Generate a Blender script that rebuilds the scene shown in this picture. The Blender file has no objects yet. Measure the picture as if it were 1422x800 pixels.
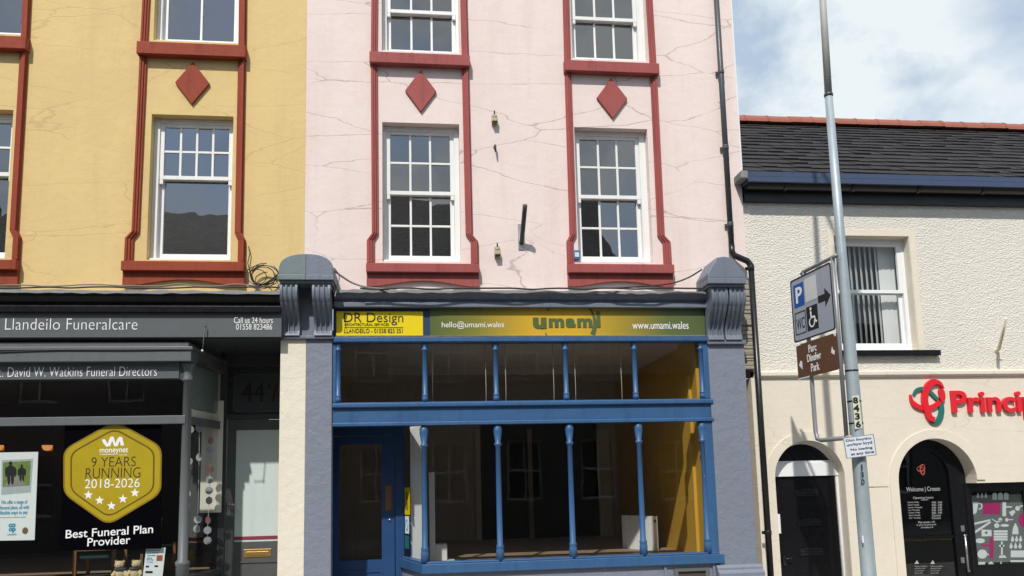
import bpy, bmesh, math, random
from mathutils import Vector, Matrix
random.seed(7)
R = math.radians
sc = bpy.context.scene
COL = sc.collection

# ------------------------------------------------------------------ camera
CAM = Vector((0.0, -9.5, 1.55))
F, PX, PY = 1068.0, 711.0, 533.0
_y, _p, _r = R(6.6002), R(7.2433), R(-1.3574)
FWD = Vector((math.sin(_y) * math.cos(_p), math.cos(_y) * math.cos(_p), math.sin(_p)))
_rt = Vector((math.cos(_y), -math.sin(_y), 0)); _up = _rt.cross(FWD)
RT = math.cos(_r) * _rt + math.sin(_r) * _up
UP = -math.sin(_r) * _rt + math.cos(_r) * _up
cam = bpy.data.cameras.new('camera'); camo = bpy.data.objects.new('camera', cam); COL.objects.link(camo)
camo.matrix_world = Matrix(((RT.x, UP.x, -FWD.x, CAM.x), (RT.y, UP.y, -FWD.y, CAM.y), (RT.z, UP.z, -FWD.z, CAM.z), (0, 0, 0, 1)))
cam.sensor_width = 36.0; cam.lens = 36.0 * F / 1422.0
cam.shift_y = 133.0 / 1422.0
cam.clip_start = 0.05; cam.clip_end = 2000
sc.camera = camo

# ------------------------------------------------------------------ light
SUN_AZ, SUN_EL = R(22), R(50)          # degrees left of the facade's normal, height
sdir = Vector((-math.sin(SUN_AZ) * math.cos(SUN_EL), -math.cos(SUN_AZ) * math.cos(SUN_EL), math.sin(SUN_EL)))
sl = bpy.data.lights.new('sun', 'SUN'); sl.energy = 3.4; sl.angle = R(0.9); sl.color = (1.0, 0.955, 0.89)
so = bpy.data.objects.new('sun', sl); COL.objects.link(so)
so.rotation_euler = sdir.to_track_quat('Z', 'Y').to_euler(); so.location = (0, -20, 30)

w = bpy.data.worlds.new('World'); sc.world = w; w.use_nodes = True
nt = w.node_tree; nt.nodes.clear(); N = nt.nodes.new; L = nt.links.new
out = N('ShaderNodeOutputWorld'); bg = N('ShaderNodeBackground'); bg.inputs[1].default_value = 0.135
sky = N('ShaderNodeTexSky'); sky.sky_type = 'NISHITA'; sky.sun_disc = False
sky.sun_elevation = SUN_EL; sky.sun_rotation = math.atan2(sdir.x, sdir.y)
sky.air_density = 1.2; sky.dust_density = 0.6; sky.ozone_density = 2.0
tc = N('ShaderNodeTexCoord'); mp = N('ShaderNodeMapping'); mp.inputs['Scale'].default_value = (1.0, 1.0, 1.5)
mp.inputs['Location'].default_value = (0.75, 0.4, 0.10)
n1 = N('ShaderNodeTexNoise'); n1.inputs['Scale'].default_value = 2.0; n1.inputs['Detail'].default_value = 6; n1.inputs['Roughness'].default_value = 0.5; n1.inputs['Distortion'].default_value = 0.25
n2 = N('ShaderNodeTexNoise'); n2.inputs['Scale'].default_value = 5.0; n2.inputs['Detail'].default_value = 7; n2.inputs['Roughness'].default_value = 0.6
cr = N('ShaderNodeValToRGB'); cr.color_ramp.elements[0].position = 0.37; cr.color_ramp.elements[1].position = 0.53
cc = N('ShaderNodeValToRGB'); e = cc.color_ramp.elements
e[0].position = 0.38; e[0].color = (2.9, 3.6, 4.5, 1); e[1].position = 0.56; e[1].color = (5.2, 5.6, 5.8, 1)
mx = N('ShaderNodeMix'); mx.data_type = 'RGBA'
L(tc.outputs['Generated'], mp.inputs[0]); L(mp.outputs[0], n1.inputs[0]); L(mp.outputs[0], n2.inputs[0])
L(n1.outputs[0], cr.inputs[0]); L(n2.outputs[0], cc.inputs[0])
L(cr.outputs[0], mx.inputs[0]); L(sky.outputs[0], mx.inputs[6]); L(cc.outputs[0], mx.inputs[7])
L(mx.outputs[2], bg.inputs[0]); L(bg.outputs[0], out.inputs[0])
sc.view_settings.view_transform = 'Standard'; sc.view_settings.look = 'None'
sc.view_settings.exposure = 0.27; sc.view_settings.gamma = 1.0; sc.view_settings.use_curve_mapping = False
sc.cycles.max_bounces = 8; sc.cycles.transparent_max_bounces = 16

# ------------------------------------------------------------------ materials
def newmat(name):
    m = bpy.data.materials.new(name); m.use_nodes = True
    nt = m.node_tree; b = nt.nodes['Principled BSDF']
    return m, nt, b

def _noise(nt, vec, scale, detail=4, rough=0.55, dist=0.0):
    n = nt.nodes.new('ShaderNodeTexNoise'); n.inputs['Scale'].default_value = scale
    n.inputs['Detail'].default_value = detail; n.inputs['Roughness'].default_value = rough; n.inputs['Distortion'].default_value = dist
    nt.links.new(vec, n.inputs['Vector']); return n.outputs['Fac']

def _ramp(nt, fac, a, b, ca=(0, 0, 0, 1), cb=(1, 1, 1, 1)):
    r = nt.nodes.new('ShaderNodeValToRGB'); e = r.color_ramp.elements
    e[0].position = a; e[0].color = ca; e[1].position = b; e[1].color = cb
    nt.links.new(fac, r.inputs[0]); return r.outputs[0]

def _mix(nt, fac, a, b, mode='MIX'):
    m = nt.nodes.new('ShaderNodeMix'); m.data_type = 'RGBA'; m.blend_type = mode
    for sock, v in ((0, fac), (6, a), (7, b)):
        if isinstance(v, (int, float)): m.inputs[sock].default_value = v
        elif isinstance(v, tuple): m.inputs[sock].default_value = v if len(v) == 4 else (*v, 1)
        else: nt.links.new(v, m.inputs[sock])
    return m.outputs[2]

def _math(nt, op, a, b=0.0, c=None):
    m = nt.nodes.new('ShaderNodeMath'); m.operation = op
    for i, v in enumerate((a, b) if c is None else (a, b, c)):
        if isinstance(v, (int, float)): m.inputs[i].default_value = v
        else: nt.links.new(v, m.inputs[i])
    return m.outputs[0]

def _map(nt, scale):
    t = nt.nodes.new('ShaderNodeTexCoord'); m = nt.nodes.new('ShaderNodeMapping')
    m.inputs['Scale'].default_value = scale; nt.links.new(t.outputs['Object'], m.inputs[0]); return m.outputs[0]

def _bump(nt, b, h, strength, dist):
    u = nt.nodes.new('ShaderNodeBump'); u.inputs['Strength'].default_value = strength; u.inputs['Distance'].default_value = dist
    nt.links.new(h, u.inputs['Height']); nt.links.new(u.outputs[0], b.inputs['Normal'])

def paint(name, c, rough=0.5, metal=0.0, var=0.14, scale=2.5, bump=0.15, bscale=45, chips=0.0, chipcol=(0.6, 0.58, 0.52), grime=0.12, spec=0.5):
    m, nt, b = newmat(name)
    v = _map(nt, (1, 1, 1)); vs = _map(nt, (9, 9, 0.9))
    lo = tuple(x * (1 - var) for x in c); hi = tuple(min(1, x * (1 + var)) for x in c)
    col = _mix(nt, _noise(nt, v, scale, 6, 0.65), lo, hi)
    if grime:
        g = _ramp(nt, _noise(nt, vs, 1.2, 5, 0.6), 0.5, 0.78)
        col = _mix(nt, _math(nt, 'MULTIPLY', g, grime * 3), col, tuple(x * 0.55 for x in c))
    if chips:
        k = _ramp(nt, _noise(nt, v, 17, 6, 0.7), 0.72 - chips * 0.08, 0.735 - chips * 0.08)
        col = _mix(nt, k, col, chipcol)
    nt.links.new(col, b.inputs['Base Color'])
    r = _math(nt, 'MULTIPLY_ADD', _noise(nt, v, scale * 6, 4), 0.25, rough - 0.12)
    nt.links.new(r, b.inputs['Roughness'])
    b.inputs['Metallic'].default_value = metal; b.inputs['Specular IOR Level'].default_value = spec
    if bump: _bump(nt, b, _noise(nt, v, bscale, 5, 0.6), bump, 0.012)
    return m

def stucco(name, c, crack=0.5, crackcol=(0.42, 0.3, 0.27), lump=0.35, streak=0.2, streakcol=None, rough=0.85, seed=0.0, peel=0.0):
    m, nt, b = newmat(name)
    v0 = _map(nt, (1, 1, 1))
    off = nt.nodes.new('ShaderNodeVectorMath'); off.operation = 'ADD'; off.inputs[1].default_value = (seed, seed * 0.7, seed * 1.3)
    nt.links.new(v0, off.inputs[0]); v = off.outputs[0]
    lo = tuple(x * 0.9 for x in c); hi = tuple(min(0.92, x * 1.06) for x in c)
    col = _mix(nt, _noise(nt, v, 1.3, 8, 0.62), lo, hi)
    st = _map(nt, (5, 5, 0.55))
    s = _ramp(nt, _noise(nt, st, 1.0, 7, 0.65), 0.5, 0.8)
    col = _mix(nt, _math(nt, 'MULTIPLY', s, streak), col, streakcol or tuple(x * 0.72 for x in c))
    pa = _ramp(nt, _noise(nt, v, 0.8, 4, 0.55), 0.56, 0.60)          # areas of an older coat
    col = _mix(nt, _math(nt, 'MULTIPLY', pa, 0.5), col, tuple(x * 0.93 for x in c))
    sp = _ramp(nt, _noise(nt, v, 38, 3, 0.5), 0.68, 0.74)
    col = _mix(nt, _math(nt, 'MULTIPLY', sp, 0.12), col, tuple(x * 0.6 for x in c))
    if peel:
        pk = _ramp(nt, _noise(nt, v, 9, 7, 0.7), 0.74 - peel, 0.75 - peel); col = _mix(nt, pk, col, (0.55, 0.54, 0.5))
    # hairline cracks in the render: edges of wide flat cells, only where a mask lets them run
    mp = nt.nodes.new('ShaderNodeMapping'); mp.inputs['Scale'].default_value = (0.42, 0.42, 1.6); nt.links.new(v, mp.inputs[0])
    nn = nt.nodes.new('ShaderNodeTexNoise'); nn.inputs['Scale'].default_value = 3.0; nn.inputs['Detail'].default_value = 4; nn.inputs['Roughness'].default_value = 0.5
    nt.links.new(mp.outputs[0], nn.inputs['Vector'])
    vm = nt.nodes.new('ShaderNodeVectorMath'); vm.operation = 'MULTIPLY_ADD'; vm.inputs[1].default_value = (0.2, 0.2, 0.2)
    nt.links.new(nn.outputs['Color'], vm.inputs[0]); nt.links.new(mp.outputs[0], vm.inputs[2])
    vo = nt.nodes.new('ShaderNodeTexVoronoi'); vo.feature = 'DISTANCE_TO_EDGE'; vo.inputs['Scale'].default_value = 1.15
    nt.links.new(vm.outputs[0], vo.inputs['Vector'])
    ck = _ramp(nt, vo.outputs['Distance'], 0.0025, 0.0075, (1, 1, 1, 1), (0, 0, 0, 1))
    mk = _ramp(nt, _noise(nt, v, 0.9, 3, 0.5), 0.38, 0.5)
    ck = _math(nt, 'MULTIPLY', ck, mk)
    col = _mix(nt, _math(nt, 'MULTIPLY', ck, crack), col, crackcol)
    nt.links.new(col, b.inputs['Base Color']); b.inputs['Roughness'].default_value = rough
    h = _math(nt, 'ADD', _noise(nt, v, 9, 7, 0.6), _math(nt, 'MULTIPLY', _noise(nt, v, 70, 3), 0.25))
    h = _math(nt, 'SUBTRACT', h, _math(nt, 'MULTIPLY', ck, 0.3 * min(1, crack * 2)))
    _bump(nt, b, h, lump, 0.03)
    return m

def roughcast(name, c):
    m, nt, b = newmat(name)
    v = _map(nt, (1, 1, 1)); vz = _map(nt, (1, 1, 1.5))
    col = _mix(nt, _noise(nt, v, 1.5, 6, 0.6), tuple(x * 0.93 for x in c), tuple(x * 1.05 for x in c))
    st = _map(nt, (4, 4, 0.5)); s = _ramp(nt, _noise(nt, st, 1.0, 6, 0.6), 0.5, 0.8)
    col = _mix(nt, _math(nt, 'MULTIPLY', s, 0.22), col, tuple(x * 0.75 for x in c))
    nt.links.new(col, b.inputs['Base Color']); b.inputs['Roughness'].default_value = 0.9
    n = _noise(nt, vz, 42, 3, 0.5, 0.0)
    h = _math(nt, 'ADD', _ramp(nt, n, 0.3, 0.72), _math(nt, 'MULTIPLY', _noise(nt, v, 75, 2), 0.35))
    _bump(nt, b, h, 0.62, 0.018)
    return m

def glass(name, tint=(0.9, 0.92, 0.92), refl=1.0, ior=1.62, wave=0.05, wscale=2.2):
    m = bpy.data.materials.new(name); m.use_nodes = True; nt = m.node_tree; nt.nodes.clear()
    o = nt.nodes.new('ShaderNodeOutputMaterial'); t = nt.nodes.new('ShaderNodeBsdfTransparent'); g = nt.nodes.new('ShaderNodeBsdfGlossy')
    t.inputs[0].default_value = (*tint, 1); g.inputs['Roughness'].default_value = 0.0
    f = nt.nodes.new('ShaderNodeFresnel'); gm_ = nt.nodes.new('ShaderNodeNewGeometry')       # same reflectance from both faces of the sheet
    nt.links.new(_math(nt, 'MULTIPLY_ADD', gm_.outputs['Backfacing'], 1 / ior - ior, ior), f.inputs[0])
    v = _map(nt, (1, 1, 0.7)); u = nt.nodes.new('ShaderNodeBump'); u.inputs['Strength'].default_value = wave; u.inputs['Distance'].default_value = 0.1
    nt.links.new(_noise(nt, v, wscale, 2, 0.4), u.inputs['Height']); nt.links.new(u.outputs[0], g.inputs['Normal'])
    mixs = nt.nodes.new('ShaderNodeMixShader'); nt.links.new(_math(nt, 'MULTIPLY', f.outputs[0], refl), mixs.inputs[0])
    nt.links.new(t.outputs[0], mixs.inputs[1]); nt.links.new(g.outputs[0], mixs.inputs[2]); nt.links.new(mixs.outputs[0], o.inputs[0])
    return m

def emit(name, c, s):
    m, nt, b = newmat(name); b.inputs['Base Color'].default_value = (*c, 1)
    b.inputs['Emission Color'].default_value = (*c, 1); b.inputs['Emission Strength'].default_value = s; return m

def gradient_x(name, stops, x0, x1, rough=0.45):
    """printed sign: colours run across the board (object X)"""
    m, nt, b = newmat(name)
    t = nt.nodes.new('ShaderNodeTexCoord'); s = nt.nodes.new('ShaderNodeSeparateXYZ'); nt.links.new(t.outputs['Object'], s.inputs[0])
    mr = nt.nodes.new('ShaderNodeMapRange'); mr.inputs['From Min'].default_value = x0; mr.inputs['From Max'].default_value = x1
    nt.links.new(s.outputs['X'], mr.inputs[0])
    r = nt.nodes.new('ShaderNodeValToRGB'); el = r.color_ramp.elements
    while len(el) < len(stops): el.new(0.5)
    for e_, (p, c) in zip(el, stops): e_.position = p; e_.color = (*c, 1)
    nt.links.new(mr.outputs[0], r.inputs[0])
    col = _mix(nt, _ramp(nt, _noise(nt, _map(nt, (3, 3, 3)), 3, 6, 0.7), 0.55, 0.75), r.outputs[0], (0.25, 0.2, 0.08))
    col = _mix(nt, 0.12, r.outputs[0], col)
    nt.links.new(col, b.inputs['Base Color']); b.inputs['Roughness'].default_value = rough
    return m

M = dict(
    yellow=stucco('yellow masonry paint', (0.70, 0.515, 0.23), 0.3, (0.36, 0.25, 0.09), 0.22, 0.38, seed=3.1),
    pink=stucco('pink masonry paint', (0.80, 0.67, 0.625), 0.72, (0.40, 0.30, 0.28), 0.2, 0.55, (0.66, 0.52, 0.46), seed=0.0),
    roughcast=roughcast('cream roughcast', (0.76, 0.72, 0.64)),
    cream=stucco('cream smooth render', (0.74, 0.67, 0.555), 0.25, (0.4, 0.34, 0.26), 0.18, 0.2, seed=8.0),
    creampil=stucco('cream pilaster paint', (0.76, 0.70, 0.58), 0.2, (0.4, 0.34, 0.26), 0.35, 0.15, seed=5.0),
    slateblue=stucco('slate blue masonry paint', (0.195, 0.218, 0.275), 0.12, (0.45, 0.45, 0.45), 0.45, 0.2, rough=0.6, seed=2.0, peel=0.035),
    slatepaint=paint('slate blue gloss paint', (0.155, 0.18, 0.225), 0.5, bump=0.35, bscale=22, grime=0.25, chips=0.4, chipcol=(0.3, 0.31, 0.33)),
    greygreen=paint('grey green paint', (0.155, 0.195, 0.205), 0.5, bump=0.25, bscale=22),
    red=paint('brick red masonry paint', (0.335, 0.083, 0.075), 0.68, var=0.14, bump=0.25, bscale=25, chips=0.1, grime=0.2, spec=0.25),
    redy=paint('oxide red masonry paint', (0.29, 0.056, 0.027), 0.68, var=0.16, bump=0.25, bscale=25, chips=0.18, grime=0.2, spec=0.2),
    white=paint('white window paint', (0.78, 0.78, 0.76), 0.45, var=0.06, bump=0.12, grime=0.1, chips=0.12, chipcol=(0.42, 0.38, 0.32)),
    upvc=paint('white plastic', (0.8, 0.81, 0.82), 0.35, var=0.03, bump=0.0, grime=0.03),
    blue=paint('bright blue paint', (0.036, 0.106, 0.238), 0.42, var=0.22, bump=0.2, bscale=18, grime=0.2, chips=0.2, chipcol=(0.35, 0.42, 0.5)),
    navy=paint('navy paint', (0.018, 0.04, 0.10), 0.45, grime=0.05),
    bluedoor=paint('deep blue door paint', (0.016, 0.06, 0.175), 0.4, grime=0.05),
    gutterblue=paint('navy blue gutter paint', (0.045, 0.066, 0.125), 0.4, var=0.1, bump=0.1),
    charcoal=paint('charcoal shop paint', (0.052, 0.058, 0.062), 0.42, var=0.1, bump=0.08),
    shopgrey=paint('mid grey shop paint', (0.115, 0.125, 0.13), 0.45, var=0.08, bump=0.08),
    signgrey=paint('grey sign board', (0.10, 0.112, 0.118), 0.42, var=0.06, bump=0.0, grime=0.05),
    black=paint('black gloss paint', (0.007, 0.007, 0.009), 0.3, var=0.2, bump=0.05, spec=0.3),
    darkwood=paint('near black timber', (0.02, 0.02, 0.024), 0.5),
    lead=paint('weathered lead', (0.22, 0.22, 0.22), 0.6, var=0.25, bump=0.5, bscale=20),
    pipegrey=paint('dark grey pipe', (0.055, 0.062, 0.07), 0.4),
    pipeblack=paint('black pipe', (0.01, 0.01, 0.011), 0.35, bump=0.03),
    galv=paint('weathered galvanised steel', (0.36, 0.42, 0.45), 0.5, metal=0.25, var=0.22, scale=8, bump=0.1, grime=0.2),
    galvold=paint('dull upper steel', (0.40, 0.40, 0.37), 0.6, metal=0.0, var=0.2, scale=8, bump=0.1),
    steel=paint('brushed steel', (0.5, 0.5, 0.5), 0.3, metal=0.9, var=0.08, bump=0.0),
    brass=paint('brass', (0.55, 0.36, 0.10), 0.35, metal=0.8, var=0.1, bump=0.0),
    slate=paint('roof slate', (0.033, 0.030, 0.030), 0.75, var=0.5, scale=5, bump=0.7, bscale=26, chips=0.9, chipcol=(0.065, 0.055, 0.035), spec=0.25),
    terracotta=paint('terracotta ridge', (0.30, 0.098, 0.062), 0.8, var=0.3, scale=5, bump=0.4, bscale=20, chips=0.7, chipcol=(0.06, 0.05, 0.035)),
    rubble=stucco('bare dirty stone', (0.36, 0.32, 0.26), 0.9, (0.06, 0.05, 0.04), 0.9, 0.7, seed=1.0),
    cable=paint('black cable', (0.03, 0.028, 0.026), 0.6, bump=0.0),
    cablegrey=paint('old grey cable', (0.22, 0.19, 0.16), 0.7, bump=0.0),
    ceramic=paint('dirty ceramic', (0.45, 0.40, 0.27), 0.5, var=0.3, scale=20, bump=0.3, chips=0.8, chipcol=(0.1, 0.1, 0.05)),
    rust=paint('rusty iron', (0.07, 0.05, 0.04), 0.8, var=0.3, scale=20),
    bluebox=paint('blue box', (0.06, 0.16, 0.32), 0.4, bump=0.0),
    mustard=paint('mustard wall', (0.62, 0.36, 0.035), 0.8, var=0.06, bump=0.06, grime=0.1),
    roombrown=paint('brown grey plaster', (0.44, 0.39, 0.345), 0.85, var=0.15, bump=0.1),
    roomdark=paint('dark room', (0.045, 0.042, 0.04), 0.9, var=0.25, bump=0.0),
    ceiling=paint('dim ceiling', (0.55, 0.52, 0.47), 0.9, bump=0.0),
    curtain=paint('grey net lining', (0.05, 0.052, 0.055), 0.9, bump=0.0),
    floorboard=paint('worn boards', (0.27, 0.19, 0.13), 0.6, var=0.3),
    plaster=paint('white board', (0.74, 0.76, 0.74), 0.6, var=0.05, bump=0.03, grime=0.1),
    radiator=paint('white enamel', (0.8, 0.82, 0.82), 0.3, var=0.03, bump=0.0),
    frost=paint('frosted film', (0.56, 0.65, 0.63), 0.55, var=0.05, scale=1.5, bump=0.02, grime=0.06),
    frostdark=paint('dim frosted film', (0.26, 0.32, 0.31), 0.3, var=0.08, bump=0.0, grime=0.0),
    creamfilm=paint('cream card', (0.80, 0.78, 0.66), 0.7, var=0.04, bump=0.0, grime=0.04),
    maroon=paint('maroon strip', (0.24, 0.03, 0.06), 0.5, bump=0.0, grime=0.0),
    txtwhite=paint('white lettering', (0.82, 0.82, 0.82), 0.5, var=0.02, bump=0.0, grime=0.0),
    txtfaint=paint('faint white lettering', (0.42, 0.42, 0.42), 0.5, bump=0.0, grime=0.0),
    txtblack=paint('black lettering', (0.014, 0.014, 0.014), 0.5, var=0.02, bump=0.0, grime=0.0),
    txtdim=paint('dark lettering', (0.008, 0.01, 0.022), 0.45, bump=0.0, grime=0.0),
    txtgreen=paint('olive green lettering', (0.075, 0.115, 0.03), 0.5, bump=0.0, grime=0.0),
    txtblue=paint('sky blue print', (0.02, 0.30, 0.48), 0.5, bump=0.0, grime=0.0),
    txtnavy=paint('dull blue print', (0.03, 0.05, 0.11), 0.5, bump=0.0, grime=0.0),
    gold=paint('gold print', (0.40, 0.30, 0.012), 0.35, var=0.25, scale=3, bump=0.0, grime=0.0),
    goldedge=paint('dark gold print', (0.24, 0.155, 0.015), 0.35, var=0.3, scale=4, bump=0.0, grime=0.0),
    goldline=paint('brown gold line', (0.10, 0.06, 0.01), 0.4, bump=0.0, grime=0.0),
    signyellow=paint('yellow sign', (0.78, 0.60, 0.0), 0.4, var=0.04, bump=0.0, grime=0.06),
    paper=paint('white paper', (0.78, 0.84, 0.84), 0.6, var=0.02, bump=0.0, grime=0.0),
    leafprint=paint('green photo print', (0.16, 0.24, 0.05), 0.6, var=0.6, scale=25, bump=0.0, grime=0.0),
    film=paint('night blue film', (0.0015, 0.0015, 0.003), 0.7, bump=0.0, grime=0.0, spec=0.02),
    prred=paint('bright red plastic', (0.72, 0.015, 0.028), 0.3, var=0.03, bump=0.0, grime=0.0),
    prgreen=paint('dark green plastic', (0.02, 0.16, 0.13), 0.3, var=0.03, bump=0.0, grime=0.0),
    greyfilm=paint('grey window film', (0.135, 0.15, 0.15), 0.4, var=0.05, bump=0.0, grime=0.0),
    filmwhite=paint('pale grey print', (0.60, 0.66, 0.66), 0.5, var=0.03, bump=0.0, grime=0.0),
    magenta=paint('magenta print', (0.36, 0.015, 0.13), 0.5, bump=0.0, grime=0.0),
    signface=paint('grey road sign face', (0.34, 0.37, 0.42), 0.5, var=0.05, bump=0.0, grime=0.1),
    signblue=paint('parking blue', (0.02, 0.09, 0.36), 0.4, bump=0.0, grime=0.0),
    signbrown=paint('tourist brown', (0.125, 0.055, 0.025), 0.55, var=0.2, scale=7, bump=0.05, grime=0.15),
    plate=paint('white plate', (0.70, 0.75, 0.80), 0.4, var=0.04, bump=0.0, grime=0.05),
    plateyel=paint('cream plate', (0.74, 0.72, 0.55), 0.4, bump=0.0, grime=0.05),
    asphalt=paint('asphalt', (0.05, 0.05, 0.052), 0.85, var=0.3, scale=1.2, bump=0.5, bscale=90),
    paving=paint('paving', (0.27, 0.26, 0.245), 0.85, var=0.2, bump=0.3),
    kerb=paint('kerb stone', (0.33, 0.32, 0.30), 0.8, var=0.2),
    roadyellow=paint('road yellow', (0.7, 0.48, 0.04), 0.6),
    earth=paint('grass land', (0.06, 0.09, 0.03), 0.95, var=0.4),
    hill=paint('wooded hill', (0.028, 0.045, 0.018), 0.95, var=0.6, scale=0.2, bump=0.8, bscale=0.5),
    oppwall=stucco('opposite render', (0.20, 0.19, 0.17), 0.3, seed=4.0),
    oppwall2=stucco('opposite pale render', (0.16, 0.16, 0.17), 0.3, seed=6.0),
    chairwood=paint('warm wood', (0.26, 0.115, 0.035), 0.4, var=0.25, bump=0.05),
    chairgreen=paint('dark green cloth', (0.012, 0.05, 0.035), 0.9, bump=0.0),
    fur=paint('cream plush', (0.62, 0.52, 0.30), 0.95, var=0.3, scale=60, bump=0.6, bscale=150),
    scarf=paint('grey scarf', (0.07, 0.08, 0.12), 0.9, bump=0.0),
    disc=paint('pearly disc', (0.55, 0.55, 0.60), 0.25, metal=0.3, var=0.45, scale=30, bump=0.0, grime=0.0),
    discred=paint('dark pearly disc', (0.28, 0.16, 0.15), 0.25, metal=0.3, var=0.5, scale=30, bump=0.0, grime=0.0),
    lampglow=emit('lit alabaster', (1.0, 0.42, 0.13), 0.55),
    pvcpane=paint('grey pane backing', (0.10, 0.11, 0.12), 0.3, var=0.5, scale=1.0, bump=0, grime=0),
    sash=glass('sash glass', (0.8, 0.82, 0.82), 1.0, 3.1, 0.03),
    shop=glass('shop glass', (0.9, 0.91, 0.90), 1.0, 1.62, 0.012),
    pvcglass=glass('double glazing', (0.88, 0.9, 0.9), 1.0, 1.6, 0.02),
)

def coursed_slate(name):
    m, nt, b = newmat(name); v = _map(nt, (1, 1, 1)); sx = nt.nodes.new('ShaderNodeSeparateXYZ'); cx = nt.nodes.new('ShaderNodeCombineXYZ')
    nt.links.new(v, sx.inputs[0]); nt.links.new(sx.outputs['X'], cx.inputs['X']); nt.links.new(sx.outputs['Z'], cx.inputs['Y'])
    k = nt.nodes.new('ShaderNodeTexBrick'); nt.links.new(cx.outputs[0], k.inputs['Vector'])
    for nm_, v_ in (('Scale', 1.0), ('Brick Width', .28), ('Row Height', .17), ('Mortar Size', .012), ('Bias', 0.0)): k.inputs[nm_].default_value = v_
    k.inputs['Color1'].default_value = (.11, .105, .10, 1); k.inputs['Color2'].default_value = (.06, .06, .065, 1); k.inputs['Mortar'].default_value = (.025, .025, .025, 1)
    nt.links.new(k.outputs['Color'], b.inputs['Base Color']); b.inputs['Roughness'].default_value = .75; return m
M['oppslate'] = coursed_slate('old coursed slate')

# ------------------------------------------------------------------ geometry helpers
def P(px, py, Y):
    d = FWD + RT * ((px - PX) / F) - UP * ((py - PY) / F)
    return CAM + d * ((Y - CAM.y) / d.y)
def rect(a, b, c, d, Y):      # picture box -> x0,x1,z0,z1 in the vertical plane Y
    ym, xm = (b + d) / 2, (a + c) / 2
    return P(a, ym, Y).x, P(c, ym, Y).x, P(xm, d, Y).z, P(xm, b, Y).z
WL = {}
def thing(name, loc, label, cat, group=None):
    o = bpy.data.objects.new(name, None); o.empty_display_size = 0.1; COL.objects.link(o); o.location = loc
    WL[o] = Vector(loc); tag(o, label, cat, group); return o
def tag(o, label=None, cat=None, group=None, kind=None):
    for k, v in (('label', label), ('category', cat), ('group', group), ('kind', kind)):
        if v: o[k] = v
    return o

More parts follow.
